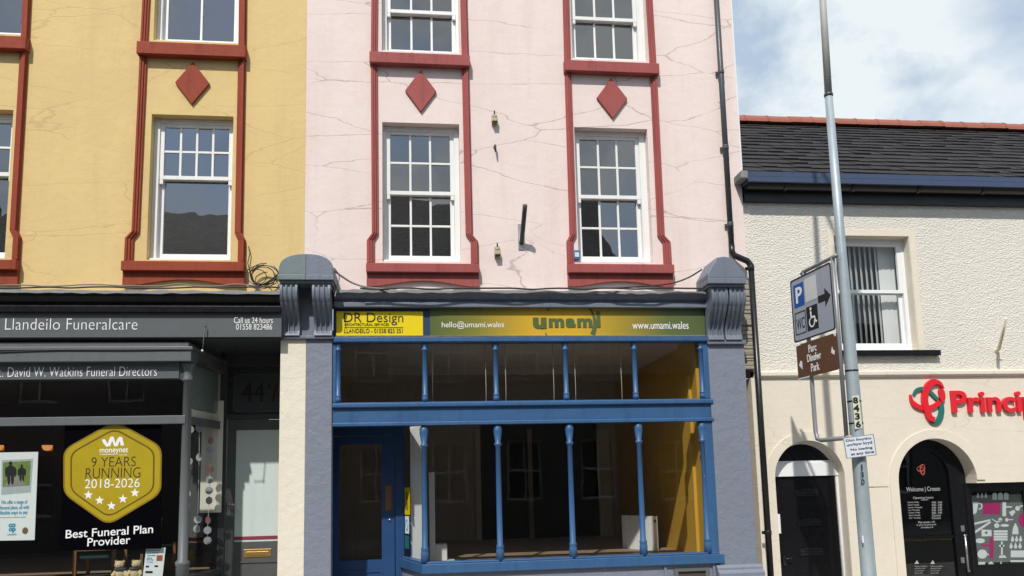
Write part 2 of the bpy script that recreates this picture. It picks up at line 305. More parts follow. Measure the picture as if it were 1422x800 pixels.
class MB:
    def __init__(s): s.v = []; s.f = []; s.m = []; s.smooth = []
    def add(s, vs, fs, mi=0, sm=False):
        b = len(s.v); s.v += [Vector(x) for x in vs]
        for f in fs: s.f.append([b + i for i in f]); s.m.append(mi); s.smooth.append(sm)
        return s
    def box(s, x0, x1, y0, y1, z0, z1, mi=0):
        if x0 > x1: x0, x1 = x1, x0
        if y0 > y1: y0, y1 = y1, y0
        if z0 > z1: z0, z1 = z1, z0
        vs = [(x0, y0, z0), (x1, y0, z0), (x1, y1, z0), (x0, y1, z0), (x0, y0, z1), (x1, y0, z1), (x1, y1, z1), (x0, y1, z1)]
        return s.add(vs, [(3, 2, 1, 0), (4, 5, 6, 7), (0, 1, 5, 4), (1, 2, 6, 5), (2, 3, 7, 6), (3, 0, 4, 7)], mi)
    def prism(s, poly, y0, y1, mi=0):       # convex/simple poly in (x,z), anticlockwise seen from the street
        n = len(poly); vs = [(x, y0, z) for x, z in poly] + [(x, y1, z) for x, z in poly]
        fs = [tuple(range(n)), tuple(range(2 * n - 1, n - 1, -1))]
        fs += [((i + 1) % n, i, i + n, (i + 1) % n + n) for i in range(n)]
        return s.add(vs, fs, mi)
    def prof(s, prof, x0, x1, mi=0, cap=True):        # (y,z) profile run along x
        n = len(prof); vs = [(x0, y, z) for y, z in prof] + [(x1, y, z) for y, z in prof]
        fs = [(i, (i + 1) % n, (i + 1) % n + n, i + n) for i in range(n)]
        if cap: fs += [tuple(range(n - 1, -1, -1)), tuple(range(n, 2 * n))]
        return s.add(vs, fs, mi)
    def lathe(s, x, y, prof, n=16, mi=0, top=None):
        """prof: (r,z) rising; top = (dx,dy) shift of the upper end (a lean)"""
        z0, z1 = prof[0][1], prof[-1][1]; vs = []
        for r, z in prof:
            t = (z - z0) / (z1 - z0) if z1 != z0 else 0
            ox, oy = (top[0] * t, top[1] * t) if top else (0, 0)
            for k in range(n):
                a = 2 * math.pi * k / n; vs.append((x + ox + r * math.cos(a), y + oy + r * math.sin(a), z))
        fs = []
        for i in range(len(prof) - 1):
            for k in range(n):
                a = i * n + k; b = i * n + (k + 1) % n; fs.append((a, b, b + n, a + n))
        fs += [tuple(range(n - 1, -1, -1)), tuple(range((len(prof) - 1) * n, len(prof) * n))]
        return s.add(vs, fs, mi, True)
    def tube(s, pts, r, n=8, mi=0):
        pts = [Vector(p) for p in pts]; vs = []; prev = None
        for i, p in enumerate(pts):
            d = (pts[min(i + 1, len(pts) - 1)] - pts[max(i - 1, 0)]).normalized()
            if prev is None:
                a = Vector((0, 0, 1)) if abs(d.z) < 0.9 else Vector((1, 0, 0)); u = d.cross(a).normalized()
            else: u = (prev - d * prev.dot(d)).normalized()
            prev = u; q = d.cross(u)
            rr = r[i] if isinstance(r, (list, tuple)) else r
            for k in range(n):
                t = 2 * math.pi * k / n; vs.append(p + u * (rr * math.cos(t)) + q * (rr * math.sin(t)))
        fs = []
        for i in range(len(pts) - 1):
            for k in range(n):
                a = i * n + k; b = i * n + (k + 1) % n; fs.append((a, b, b + n, a + n))
        fs += [tuple(range(n - 1, -1, -1)), tuple(range((len(pts) - 1) * n, len(pts) * n))]
        return s.add(vs, fs, mi, True)
    def ball(s, c, r, mi=0, n=10):
        rx, ry, rz = (r, r, r) if isinstance(r, (int, float)) else r
        vs = [(c[0], c[1], c[2] - rz)]; fs = []
        for i in range(1, n):
            ph = math.pi * i / n - math.pi / 2
            for k in range(2 * n):
                a = math.pi * k / n; vs.append((c[0] + rx * math.cos(ph) * math.cos(a), c[1] + ry * math.cos(ph) * math.sin(a), c[2] + rz * math.sin(ph)))
        vs.append((c[0], c[1], c[2] + rz)); K = 2 * n
        for k in range(K): fs.append((0, 1 + (k + 1) % K, 1 + k))
        for i in range(n - 2):
            for k in range(K):
                a = 1 + i * K + k; b = 1 + i * K + (k + 1) % K; fs.append((a, b, b + K, a + K))
        T = len(vs) - 1
        for k in range(K): fs.append((T - K + k, T - K + (k + 1) % K, T))
        return s.add(vs, fs, mi, True)
    def mesh(s, me, mi=0):                      # take in another mesh's faces
        s.add([v.co.copy() for v in me.vertices], [tuple(p.vertices) for p in me.polygons], mi); return s
    def build(s, name, mats, parent=None, bevel=0.0, seg=2):
        me = bpy.data.meshes.new(name); o0 = WL[parent] if parent else Vector((0, 0, 0))
        loc = Vector((0, 0, 0))
        if parent is None:                      # a thing that is one mesh: its origin at its base
            lo = [min(v[i] for v in s.v) for i in range(3)]; hi = [max(v[i] for v in s.v) for i in range(3)]
            loc = Vector(((lo[0] + hi[0]) / 2, (lo[1] + hi[1]) / 2, lo[2])); o0 = loc
        me.from_pydata([tuple(v - o0) for v in s.v], [], s.f)
        if not isinstance(mats, (list, tuple)): mats = [mats]
        for m in mats: me.materials.append(m)
        me.polygons.foreach_set('material_index', s.m); me.polygons.foreach_set('use_smooth', s.smooth); me.update()
        o = bpy.data.objects.new(name, me); COL.objects.link(o); o.location = loc
        WL[o] = Vector(o0)
        if parent: o.parent = parent
        if bevel:
            b = o.modifiers.new('bevel', 'BEVEL'); b.width = bevel; b.segments = seg; b.limit_method = 'ANGLE'; b.angle_limit = R(40)
        return o

def curve_mesh(outer, holes):
    cu = bpy.data.curves.new('outline', 'CURVE'); cu.dimensions = '2D'; cu.fill_mode = 'BOTH'
    for poly in [outer] + list(holes):
        sp = cu.splines.new('POLY'); sp.points.add(len(poly) - 1)
        for i, (x, z) in enumerate(poly): sp.points[i].co = (x, z, 0, 1)
        sp.use_cyclic_u = True
    return cu
def cu_to_mesh(cu, conv):
    o = bpy.data.objects.new('tmp', cu); COL.objects.link(o)
    dg = bpy.context.evaluated_depsgraph_get(); dg.update()
    me = bpy.data.meshes.new_from_object(o.evaluated_get(dg))
    bpy.data.objects.remove(o); 
    for v in me.vertices: v.co = conv(v.co)
    return me
def plate(mb, outer, holes, y0, y1, mi=0):          # slab in the facade plane with holes, y0 street side
    cu = curve_mesh(outer, holes); cu.extrude = abs(y1 - y0) / 2; ym = (y0 + y1) / 2
    me = cu_to_mesh(cu, lambda c: Vector((c.x, ym - c.z, c.y))); mb.mesh(me, mi); bpy.data.meshes.remove(me); return mb
def rp(x0, x1, z0, z1): return [(x0, z0), (x1, z0), (x1, z1), (x0, z1)]
def arc(cx, cz, rx, rz, a0, a1, n=24):
    return [(cx + rx * math.cos(R(a0 + (a1 - a0) * i / n)), cz + rz * math.sin(R(a0 + (a1 - a0) * i / n))) for i in range(n + 1)]

def text_mesh(s, bold=0.0, extrude=0.0, space=1.0, shear=0.0, line=1.0, align='LEFT'):
    cu = bpy.data.curves.new('lettering', 'FONT'); cu.body = s; cu.size = 1; cu.offset = bold; cu.extrude = extrude
    cu.space_character = space; cu.shear = shear; cu.space_line = line; cu.align_x = align; cu.resolution_u = 6
    return cu_to_mesh(cu, lambda c: c.copy())
def put_text(mb, s, x0, x1, z0, z1, conv=None, Y=0.0, mi=0, depth=0.004, **k):
    """lettering stretched into the box x0..x1, z0..z1 of the plane Y (or any plane through conv(x,z,out))"""
    me = text_mesh(s, extrude=0.02, **k)
    vs = [v.co for v in me.vertices]
    if not vs: return
    ax, bx = min(v.x for v in vs), max(v.x for v in vs); az, bz = min(v.y for v in vs), max(v.y for v in vs)
    if conv is None: conv = lambda x, z, o: Vector((x, Y - o, z))
    for v in me.vertices:
        o = depth if v.co.z > 0 else 0.0
        v.co = conv(x0 + (v.co.x - ax) / (bx - ax) * (x1 - x0), z0 + (v.co.y - az) / (bz - az) * (z1 - z0), o)
    mb.mesh(me, mi); bpy.data.meshes.remove(me)
def ptext(mb, s, a, b, c, d, Y, mi=0, **k):
    x0, x1, z0, z1 = rect(a, b, c, d, Y); put_text(mb, s, x0, x1, z0, z1, Y=Y, mi=mi, **k)

# ------------------------------------------------------------------ the setting
mb = MB(); mb.box(-150, 150, -150, 150, -0.5, -0.14); tag(mb.build('ground', M['earth']), kind='structure')
mb = MB(); mb.box(-60, 60, -8.4, -2.5, -0.136, -0.12); tag(mb.build('road', M['asphalt']), kind='structure')
mb = MB(); mb.box(-60, 60, -2.35, 6, -0.13, 0.0); tag(mb.build('pavement', M['paving']), kind='structure')
mb = MB(); mb.box(-60, 60, -13, -8.55, -0.13, 0.0); tag(mb.build('far_pavement', M['paving']), kind='structure')
for y0 in (-2.5, -8.55):
    mb = MB(); mb.box(-60, 60, y0, y0 + 0.15, -0.135, 0.003); tag(mb.build('kerb', M['kerb'], bevel=0.015), kind='structure')
mb = MB()
for y in (-2.75, -2.95, -8.15, -7.95): mb.box(-60, 60, y, y + 0.08, -0.119, -0.116)
tag(mb.build('road_markings', M['roadyellow']), kind='structure')

# ------------------------------------------------------------------ sash windows
def sash_frame(mb, x0, x1, z0, z1, l, r, t, b, cols, rows, y0, y1, bar=0.028):
    mb.box(x0, x0 + l, y0, y1, z0, z1); mb.box(x1 - r, x1, y0, y1, z0, z1)
    gx0, gx1, gz0, gz1 = x0 + l, x1 - r, z0 + b, z1 - t
    mb.box(gx0, gx1, y0 + .001, y1 - .001, gz1, z1); mb.box(gx0, gx1, y0 + .001, y1 - .001, z0, gz0)
    ym0, ym1 = y0 + 0.008, y1 - 0.006
    for i in range(1, cols):
        x = gx0 + (gx1 - gx0) * i / cols; mb.box(x - bar / 2, x + bar / 2, ym0, ym1, gz0, gz1)
    for j in range(1, rows):
        z = gz0 + (gz1 - gz0) * j / rows
        for i in range(cols):
            a = gx0 + (gx1 - gx0) * i / cols + (bar / 2 if i else 0); c = gx0 + (gx1 - gx0) * (i + 1) / cols - (bar / 2 if i < cols - 1 else 0)
            mb.box(a, c, ym0 + 0.002, ym1 - .001, z - bar / 2, z + bar / 2)
    return gx0, gx1, gz0, gz1

def sash_window(parent, op, zmeet, upper, lower, jamb=(0.05, 0.05), head=0.06, cill=0.05, rec=0.11):
    x0, x1, z0, z1 = op
    f = MB(); y0, y1 = rec, rec + 0.13
    f.box(x0 + .001, x0 + jamb[0], y0, y1, z0, z1 - .002); f.box(x1 - jamb[1], x1 - .001, y0, y1, z0, z1 - .002)
    f.box(x0 + jamb[0], x1 - jamb[1], y0 + .002, y1, z1 - head, z1 - .003)
    f.prof([(y0 - 0.07, z0 + .002), (y1, z0 + .002), (y1, z0 + cill), (y0 - 0.07, z0 + cill - 0.02)], x0 + jamb[0] * .3, x1 - jamb[1] * .3)
    win = f.build('window', M['white'], parent, bevel=0.004)
    a, c = x0 + jamb[0], x1 - jamb[1]
    u = MB(); gu = sash_frame(u, a, c, zmeet - 0.025, z1 - head, 0.05, 0.05, 0.045, 0.05, *upper, y0 + 0.02, y0 + 0.06)
    for xx in (a + 0.025, c - 0.025): u.prof([(y0 + .022, zmeet - .085), (y0 + .058, zmeet - .085), (y0 + .058, zmeet - .025), (y0 + .022, zmeet - .025)], xx - .022, xx + .022)
    u.build('upper_sash', M['white'], win, bevel=0.003)
    l = MB(); gl = sash_frame(l, a + .001, c - .001, z0 + cill, zmeet + 0.012, 0.052, 0.052, 0.035, 0.075, *lower, y0 + 0.068, y0 + 0.108)
    l.build('lower_sash', M['white'], win, bevel=0.003)
    for g, y, nm, (cs, rs) in ((gu, y0 + .044, 'upper_glass', upper), (gl, y0 + .092, 'lower_glass', lower)):
        gm = MB()
        for i in range(cs):            # each pane sits in its putty at a slightly different tilt
            for j in range(rs):
                xa, xb = g[0] + (g[1] - g[0]) * i / cs, g[0] + (g[1] - g[0]) * (i + 1) / cs
                za, zb = g[2] + (g[3] - g[2]) * j / rs, g[2] + (g[3] - g[2]) * (j + 1) / rs
                t = [random.uniform(-.004, .004) for _ in range(3)]
                gm.add([(xa, y + t[0], za), (xb, y + t[1], za), (xb, y + t[1] + t[2], zb), (xa, y + t[0] + t[2], zb)], [(0, 1, 2, 3)])
        gm.build(nm, M['sash'], win)
    # dim room behind
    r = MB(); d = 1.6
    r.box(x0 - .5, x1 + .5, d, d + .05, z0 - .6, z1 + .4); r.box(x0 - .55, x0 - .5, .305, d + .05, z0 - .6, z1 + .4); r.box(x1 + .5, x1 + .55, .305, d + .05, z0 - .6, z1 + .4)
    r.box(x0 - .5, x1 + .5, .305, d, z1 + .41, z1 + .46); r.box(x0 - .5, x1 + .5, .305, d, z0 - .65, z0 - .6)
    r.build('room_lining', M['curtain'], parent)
    return win

def surround(parent, xl, xr, zt, zup, zsill, m, kit):
    """two storey window surround: xl/xr=(outer,inner at top),(outer,inner at foot); ears, sills and shaped apron"""
    (lo0, li0, lo1, li1, leo, lei), (ri0, ro0, ri1, ro1, rei, reo), zear = kit
    s = MB()
    def strip(o0, i0, o1, i1, z0, z1):
        # three stepped fillets
        for k, (a, b, y) in enumerate(((0, 1, -0.03), (0.06, 0.72, -0.048), (0.12, 0.42, -0.062))):
            lx0, rx0 = o0 + (i0 - o0) * a, o0 + (i0 - o0) * b; lx1, rx1 = o1 + (i1 - o1) * a, o1 + (i1 - o1) * b
            poly = [(lx1, z0), (rx1, z0), (rx0, z1), (lx0, z1)]
            if lx0 > rx0: poly = [(rx1, z0), (lx1, z0), (lx0, z1), (rx0, z1)]
            s.prism(poly, y, 0.0 if k == 0 else -0.02)
    ztp = zup[0]
    dz = 0.085
    strip(lo0, li0, lo1, li1, zear, ztp); strip(ro0, ri0, ro1, ri1, zear, ztp)
    strip(lo1, li1, leo, lei, zear - dz, zear); strip(ro1, ri1, reo, rei, zear - dz, zear)
    strip(leo, lei, leo, lei, zsill[1], zear - dz); strip(reo, rei, reo, rei, zsill[1], zear - dz)
    strip(lo0 + .02, li0 + .02, lo0, li0, zup[1], zt); strip(ro0 - .02, ri0 - .02, ro0, ri0, zup[1], zt)
    s.build('window_surround', m, parent, bevel=0.004)
    # sills
    for (za, zb), a, b in ((zup, lo0 - .012, ro0 + .012), (zsill, leo - .003, reo + .003)):
        t = MB(); t.prof([(-0.11, za), (0.10, za), (0.10, zb), (0, zb), (-0.11, zb - .018)], a, b)
        t.build('sill', m, parent, bevel=0.006)
    # apron with a shallow arch cut in its foot
    zb, h = zsill[0] - .002, 0.165
    A = MB(); w_ = reo - leo; c = (leo + reo) / 2
    pts = [(leo, zb), (leo, zb - h), (leo + w_ * .06, zb - h)]
    n = 16
    for i in range(n + 1):
        u = i / n; x = leo + w_ * (.08 + .84 * u); pts.append((x, zb - h + .072 * math.sin(math.pi * u) ** 1.3))
    pts += [(reo - w_ * .06, zb - h), (reo, zb - h), (reo, zb)]
    plate(A, pts, [], -0.05, -0.001); A.build('apron', m, parent, bevel=0.005)

def diamond(parent, a, b, c, d, m):
    x0, x1, z0, z1 = rect(a, b, c, d, 0); xm, zm = (x0 + x1) / 2, (z0 + z1) / 2
    D = MB(); D.prism([(xm, z0), (x1, zm), (xm, z1), (x0, zm)], -0.035, 0.001); D.build('diamond_ornament', m, parent, bevel=0.006)

ZT = 9.2
# ------------------------------------------------------------------ yellow building
xb = P(424.5, 180, 0).x                        # party line yellow | pink
yb = thing('yellow_building', (-4, 0.5, 0), 'yellow rendered terrace house with red window surrounds above a dark grey funeral shop', 'building')
opY = rect(207, 160, 322, 361, 0); opYu = rect(216, -110, 333, 58, 0)
dxw = P(342, 70, 0).x - P(41, 60, 0).x         # spacing of the yellow windows
sh = lambda o: (o[0] - dxw, o[1] - dxw, o[2], o[3])
W = MB(); zlow = P(200, 410, 0).z
plate(W, rp(-9.5, xb - .001, zlow - .1, ZT), [rp(*o) for o in (opY, opYu, sh(opY), sh(opYu))], 0.0, 0.30)
W.box(-9.5, -9.4, .31, 7, 0, ZT); W.build('wall', M['yellow'], yb)
zm = P(265, 248, .15).z; zmu = P(270, -50, .15).z
kitY = ((P(195.5, 65, 0).x, P(205.5, 65, 0).x, P(183.5, 325, 0).x, P(194, 325, 0).x, P(174, 345, 0).x, P(186, 345, 0).x),
        (P(331.5, 70, 0).x, P(342, 70, 0).x, P(326.5, 325, 0).x, P(337, 325, 0).x, P(331, 345, 0).x, P(341.5, 345, 0).x), P(260, 324, 0).z)
zupY = (P(268, 77, -.1).z, P(268, 58.5, -.1).z); zsY = (P(257, 376, -.1).z, P(257, 361, -.1).z)
for k in (0, 1):
    f = (lambda o: o) if k == 0 else sh
    sash_window(yb, f(opY), zm, (4, 2), (1, 1), jamb=(0.07, 0.03)); sash_window(yb, f(opYu), zmu, (2, 1), (2, 1), jamb=(0.06, 0.05))
    o = k * dxw
    kk = (tuple(v - o for v in kitY[0]), tuple(v - o for v in kitY[1]), kitY[2])
    surround(yb, None, None, ZT, zupY, zsY, M['redy'], kk)
diamond(yb, 244, 87.5, 292, 146.5, M['redy'])

# ------------------------------------------------------------------ pink building
xr = P(1025, 180, 0).x
pb = thing('pink_building', (1, 0.5, 0), 'pink rendered terrace house with red window surrounds above an empty blue shopfront', 'building')
op1 = rect(531, 171, 639, 363, 0); op2 = rect(800.5, 178, 903, 364, 0)
op1u = rect(530, -95, 637, 72, 0); op2u = rect(792, -84, 896.5, 83, 0)
W = MB()
plate(W, rp(xb, xr, zlow - .1, ZT), [rp(*o) for o in (op1, op2, op1u, op2u)], 0.0, 0.30)
W.box(xr - .3, xr - .001, .3, 7, 0, ZT); W.build('wall', M['pink'], pb)
cq = MB(); cq.box(xr, xr + .022, -.012, 6.9, P(1030, 243, 0).z, ZT); cq.build('corner_bead', M['white'], pb)
sash_window(pb, op1, P(585, 269, .15).z, (3, 2), (3, 2), jamb=(0.045, 0.07)); sash_window(pb, op2, P(850, 274.5, .15).z, (3, 2), (3, 2), jamb=(0.04, 0.09))
sash_window(pb, op1u, P(585, 18, .15).z, (3, 1), (3, 1), jamb=(0.06, 0.04)); sash_window(pb, op2u, P(845, 28, .15).z, (3, 1), (3, 1), jamb=(0.04, 0.10))
X = lambda px, py: P(px, py, 0).x
kit1 = ((X(515, 80), X(524, 80), X(516.5, 325), X(525.5, 325), X(509.5, 345), X(520, 345)), (X(641, 80), X(650.5, 80), X(646.5, 325), X(656, 325), X(653.5, 345), X(664, 345)), P(585, 326, 0).z)
kit2 = ((X(783.5, 95), X(792.5, 95), X(790.5, 325), X(800, 325), X(786.5, 345), X(796, 345)), (X(902, 95), X(911, 95), X(912.5, 325), X(922, 325), X(920, 345), X(931, 345)), P(855, 328, 0).z)
surround(pb, None, None, ZT, (P(582, 89, -.1).z, P(582, 72.5, -.1).z), (P(586, 378, -.1).z, P(586, 364, -.1).z), M['red'], kit1)
surround(pb, None, None, ZT, (P(847, 100, -.1).z, P(847, 84, -.1).z), (P(859, 379, -.1).z, P(859, 365, -.1).z), M['red'], kit2)
diamond(pb, 562.5, 99, 606, 157, M['red']); diamond(pb, 828, 110, 870.5, 166, M['red'])

# ---- pilasters with fluted consoles and caps
YP = -0.13
def console(mb, x0, x1, ztop, zbot, ytop, ybot, mi=0, flutes=3):
    nv = 30; nu = 6 * flutes + 7; grid = []
    for j in range(nv + 1):
        t = j / nv; z = ztop + (zbot - ztop) * t
        s_ = 0.5 - 0.5 * math.cos(math.pi * min(1, max(0, (t - .30) / .55)))
        y = ytop + (ybot - ytop) * s_ - 0.03 * math.sin(math.pi * min(1, t / .4)) * (t < .4) - .025 * (t > .9) * (t - .9) * 10
        row = []
        for i in range(nu):
            u = i / (nu - 1); ph = (u - .1) / .8
            g = 0.0
            if 0 < ph < 1 and .06 < t < .95:
                q = (ph * flutes) % 1.0; g = 0.022 * max(0, math.sin(math.pi * q)) ** .6 if .15 < q < .85 else 0
                g *= min(1, (t - .06) / .03) * min(1, (.95 - t) / .03)
            row.append((x0 + (x1 - x0) * u, y + g, z))
        grid.append(row)
    vs = [p for r_ in grid for p in r_]; fs = []
    for j in range(nv):
        for i in range(nu - 1):
            a = j * nu + i; fs.append((a, a + nu, a + nu + 1, a + 1))
    mb.add(vs, fs, mi)
    back = YP + .01
    for xx, col, flip in ((x0, 0, 0), (x1, nu - 1, 1)):
        for j in range(nv):
            p, q = grid[j][col], grid[j + 1][col]
            f = [p, q, (xx, back, q[2]), (xx, back, p[2])]
            mb.add(f, [(0, 1, 2, 3) if not flip else (3, 2, 1, 0)], mi)
    t0 = grid[0]; mb.add([t0[0], t0[-1], (x1, back, ztop), (x0, back, ztop)], [(0, 1, 2, 3)], mi)
    t0 = grid[-1]; mb.add([t0[-1], t0[0], (x0, back, zbot), (x1, back, zbot)], [(0, 1, 2, 3)], mi)

# left pilaster: cream half belongs to the yellow house, slate half to the pink house
zc = P(425, 471, YP).z; xa0, xa1 = P(387.5, 620, YP).x, P(460.5, 620, YP).x; xmid = P(424.5, 560, YP).x
m1 = MB(); m1.box(xa0, xmid - .001, YP, .02, 0, zc); m1.box(xmid - .12, xmid - .001, .021, 5.0, 0, zc); pl = m1.build('cream_pilaster', M['creampil'], yb, bevel=.006)
m1 = MB(); m1.box(xmid, xa1, YP - .002, .02, 0, zc); m1.build('pilaster', M['slateblue'], pb, bevel=.006)
zt1 = P(425, 391, -.36).z
blk = MB(); blk.box(xa0 + .02, xa1 - .02, YP + .01, .0, zc + .02, zt1 + .01); blk.box(xa0 - .02, xa1 + .015, YP - .045, 0, zc - .002, zc + .035)
lc = blk.build('console_block', M['slatepaint'], pb, bevel=.006)
for a, b in ((390, 414), (434.5, 459.5)):
    c_ = MB(); console(c_, P(a, 420, -.3).x, P(b, 420, -.3).x, zt1, zc + .035, -.36, -.17); c_.build('fluted_console', M['slatepaint'], lc)
xl, xh = P(385, 385, -.42).x, P(463.5, 385, -.42).x
cp = MB(); z0, z1 = P(425, 392, -.42).z, P(425, 381, -.42).z
xs = P(424.5, 360, -.42).x
for a, b, mi in ((xl, xs, 0), (xs, xh, 1)):
    cp.box(a, b, -.42, 0, z0 + .03, z1, mi); cp.box(a + (.02 if mi == 0 else 0), b - (.02 if mi else 0), -.39, 0, z0, z0 + .03, mi)
zt_ = P(425, 353, -.38).z; n = 16; xc = (xl + xh) / 2; hw = (xh - xl) / 2 - .012
def dome(x):
    u = min(1, abs(x - xc) / hw); e_ = z1 + .35 * (zt_ - z1); return e_ + (zt_ - e_) * math.sqrt(max(0, 1 - (u / 1.0) ** 2.4))
for a, b, mi in ((xc - hw, xs, 0), (xs, xc + hw, 1)):
    poly = [(a, z1), (b, z1)] + [(b + (a - b) * i / n, dome(b + (a - b) * i / n)) for i in range(n + 1)]
    cp.prism(poly, -.40, 0, mi)
cp.build('pilaster_cap', [M['greygreen'], M['slatepaint']], pb, bevel=.008)
# right pilaster
xa, xz = P(987.5, 560, YP).x, P(1039, 570, YP).x
zc2 = P(1010, 476, YP).z; zbse = P(1030, 786, YP).z
m1 = MB(); m1.box(xa, xz, YP, .02, zbse, zc2); m1.prof([(-.24, 0), (.02, 0), (.02, zbse + .02), (YP - .005, zbse + .02), (-.17, zbse - .01), (-.17, zbse - .04), (-.22, zbse - .07), (-.22, zbse - .12), (-.24, zbse - .13)], xa - .05, xz + .05)
m1.build('pilaster', M['slateblue'], pb, bevel=.006)
zt2 = P(1010, 396, -.36).z
blk = MB(); blk.box(xa + .015, xz - .01, YP + .01, 0, zc2 + .02, zt2 + .01); blk.box(xa - .01, xz + .015, YP - .045, 0, zc2 - .025, zc2 + .03)
rc = blk.build('console_block', M['slatepaint'], pb, bevel=.006)
for a, b in ((986, 1008), (1010.5, 1033)):
    c_ = MB(); console(c_, P(a, 425, -.3).x, P(b, 425, -.3).x, zt2, zc2 + .03, -.36, -.17); c_.build('fluted_console', M['slatepaint'], rc)
xl, xh = P(983.5, 390, -.44).x, P(1037, 390, -.44).x
z0, z1, z2, z3 = P(1010, 397, -.44).z, P(1010, 385.5, -.44).z, P(1010, 372, -.40).z, P(1008, 360, -.3).z
cp = MB(); cp.box(xl, xh, -.44, 0, z0 + .03, z1); cp.box(xl + .02, xh - .02, -.41, 0, z0, z0 + .03)
xm_ = (xl + xh) / 2 - .02
cp.prism([(xl + .004, z1), (xh - .004, z1), (xh - .004, z1 + .05), (xm_ + .1, z3 - .015), (xm_, z3), (xm_ - .1, z3 - .015), (xl + .004, z1 + .05)], -.425, 0)
cp.build('pilaster_cap', M['slatepaint'], pb, bevel=.01)

# ---- blue shopfront
def cornice(parent, x0, x1, pyt, pyl, pyb, Y, m, pxm):
    zt, zl, zb_ = P(pxm, pyt, Y).z, P(pxm, pyl, Y).z, P(pxm, pyb, Y).z
    c_ = MB(); c_.prof([(0, zt + .03), (Y - .01, zt), (Y - .01, zt - .03), (Y + .03, zt - .045), (Y + .10, zl + .03), (Y + .06, zl), (Y + .06, zb_), (0.0, zb_)], x0, x1)
    o = c_.build('cornice', m, parent, bevel=.006)
    f = MB(); n_ = 60; vs = []
    for i in range(n_ + 1):
        x = x0 + (x1 - x0) * i / n_; j = random.uniform(-.008, .008)
        vs += [(x, .0, zt + .065 + random.uniform(-.006, .006)), (x, Y - .015, zt + .012 + j), (x, Y - .018, zt - .022 + random.uniform(-.01, .006)), (x, Y - .012, zt - .022)]
    fs = []
    for i in range(n_):
        for k in range(3): a = i * 4 + k; fs.append((a, a + 1, a + 5, a + 4))
    f.add(vs, fs); f.build('lead_flashing', M['lead'], parent)
    return o
xs0, xs1 = P(461.5, 530, YP).x + .001, P(988, 530, -.12).x
cornice(pb, P(463, 415, -.24).x, P(984, 415, -.24).x, 405, 419, 425, -.235, M['slatepaint'], 720)
bk = MB(); zf0, zf1 = P(720, 468, -.10).z, P(720, 424, -.10).z
bk.box(xs0, xs1, -.09, -.002, zf0, zf1 + .06); bk.build('fascia_board', M['navy'], pb)
zr0, zr1 = P(725, 475, -.15).z, P(725, 467.5, -.15).z
r_ = MB(); r_.prof([(-.15, zr0 + .012), (-.13, zr0), (-.02, zr0), (-.02, zr1 + .004), (-.15, zr1 - .004)], xs0, xs1)
r_.build('top_rail', M['blue'], pb, bevel=.004)
# transom rail
zt0, zt1_ = P(725, 588.5, -.13).z, P(725, 556, -.13).z; zq1, zq0 = P(725, 564, -.13).z, P(725, 583, -.13).z
r_ = MB(); r_.prof([(-.11, zq0), (-.02, zq0), (-.02, zq1), (-.11, zq1)], xs0, xs1)
r_.prof([(-.15, zq1 + .012), (-.13, zq1), (-.02, zq1), (-.02, zt1_), (-.10, zt1_), (-.15, zt1_ - .02)], xs0, xs1)
r_.prof([(-.14, zt0), (-.02, zt0), (-.02, zq0), (-.115, zq0), (-.14, zq0 - .012)], xs0, xs1)
r_.build('transom_rail', M['blue'], pb, bevel=.004)
# end posts of the timber frame
zs0, zs1 = P(790, 790, -.15).z, P(790, 777, -.15).z
e_ = MB(); xe = P(982, 690, -.1).x; e_.box(xe, xs1, -.112, 0, zs1, zt0); e_.build('frame_post', M['blue'], pb, bevel=.004)
e_ = MB(); e_.box(P(977, 515, -.1).x, xs1, -.112, 0, zt1_, zr0); e_.build('frame_post', M['blue'], pb, bevel=.004)
e_ = MB(); e_.box(xs0, P(466.5, 515, -.1).x, -.112, 0, zt1_, zr0); e_.build('frame_post', M['blue'], pb, bevel=.004)
def colonnette(px, py, z0, z1, r, low):
    x = P(px, py, -.075).x; h = z1 - z0; c_ = MB()
    if low: pf = [(r * 1.35, 0), (r * 1.35, .13), (r * 1.15, .15), (r * 1.3, .165), (r * 1.3, .185), (r, .2), (r * .86, h - .27), (r * 1.3, h - .255), (r * 1.3, h - .235), (r * .9, h - .22), (r * 1.5, h - .09), (r * 1.45, h - .04), (r * .9, h - .01), (r * .9, h)]
    else: pf = [(r * 1.3, 0), (r * 1.3, .05), (r * 1.1, .06), (r * 1.3, .075), (r * 1.3, .09), (r, .1), (r, h - .1), (r * 1.35, h - .09), (r * 1.35, h - .07), (r, h - .06), (r * 1.4, h - .025), (r * 1.4, h)]
    c_.lathe(x, -.075, [(a, z0 + b) for a, b in pf], 16); return c_.build('colonnette', M['blue'], pb)
for px in (469.5, 590, 688.5, 785.5, 881.5, 974): colonnette(px, 515, zt1_, zr0, .031, False)
for px in (589.5, 693, 793.5, 890.5, 979.5): colonnette(px, 690, zs1, zt0, .036, True)
g = MB(); g.add([(xs0, -.045, zt1_), (xs1, -.045, zt1_), (xs1, -.045, zr0), (xs0, -.045, zr0)], [(0, 1, 2, 3)]); g.build('transom_glass', M['shop'], pb)
xc_ = P(590, 690, -.075).x
g = MB(); g.add([(xc_, -.045, zs1), (xs1, -.045, zs1), (xs1, -.045, zt0), (xc_, -.045, zt0)], [(0, 1, 2, 3)]); g.build('shop_glass', M['shop'], pb)
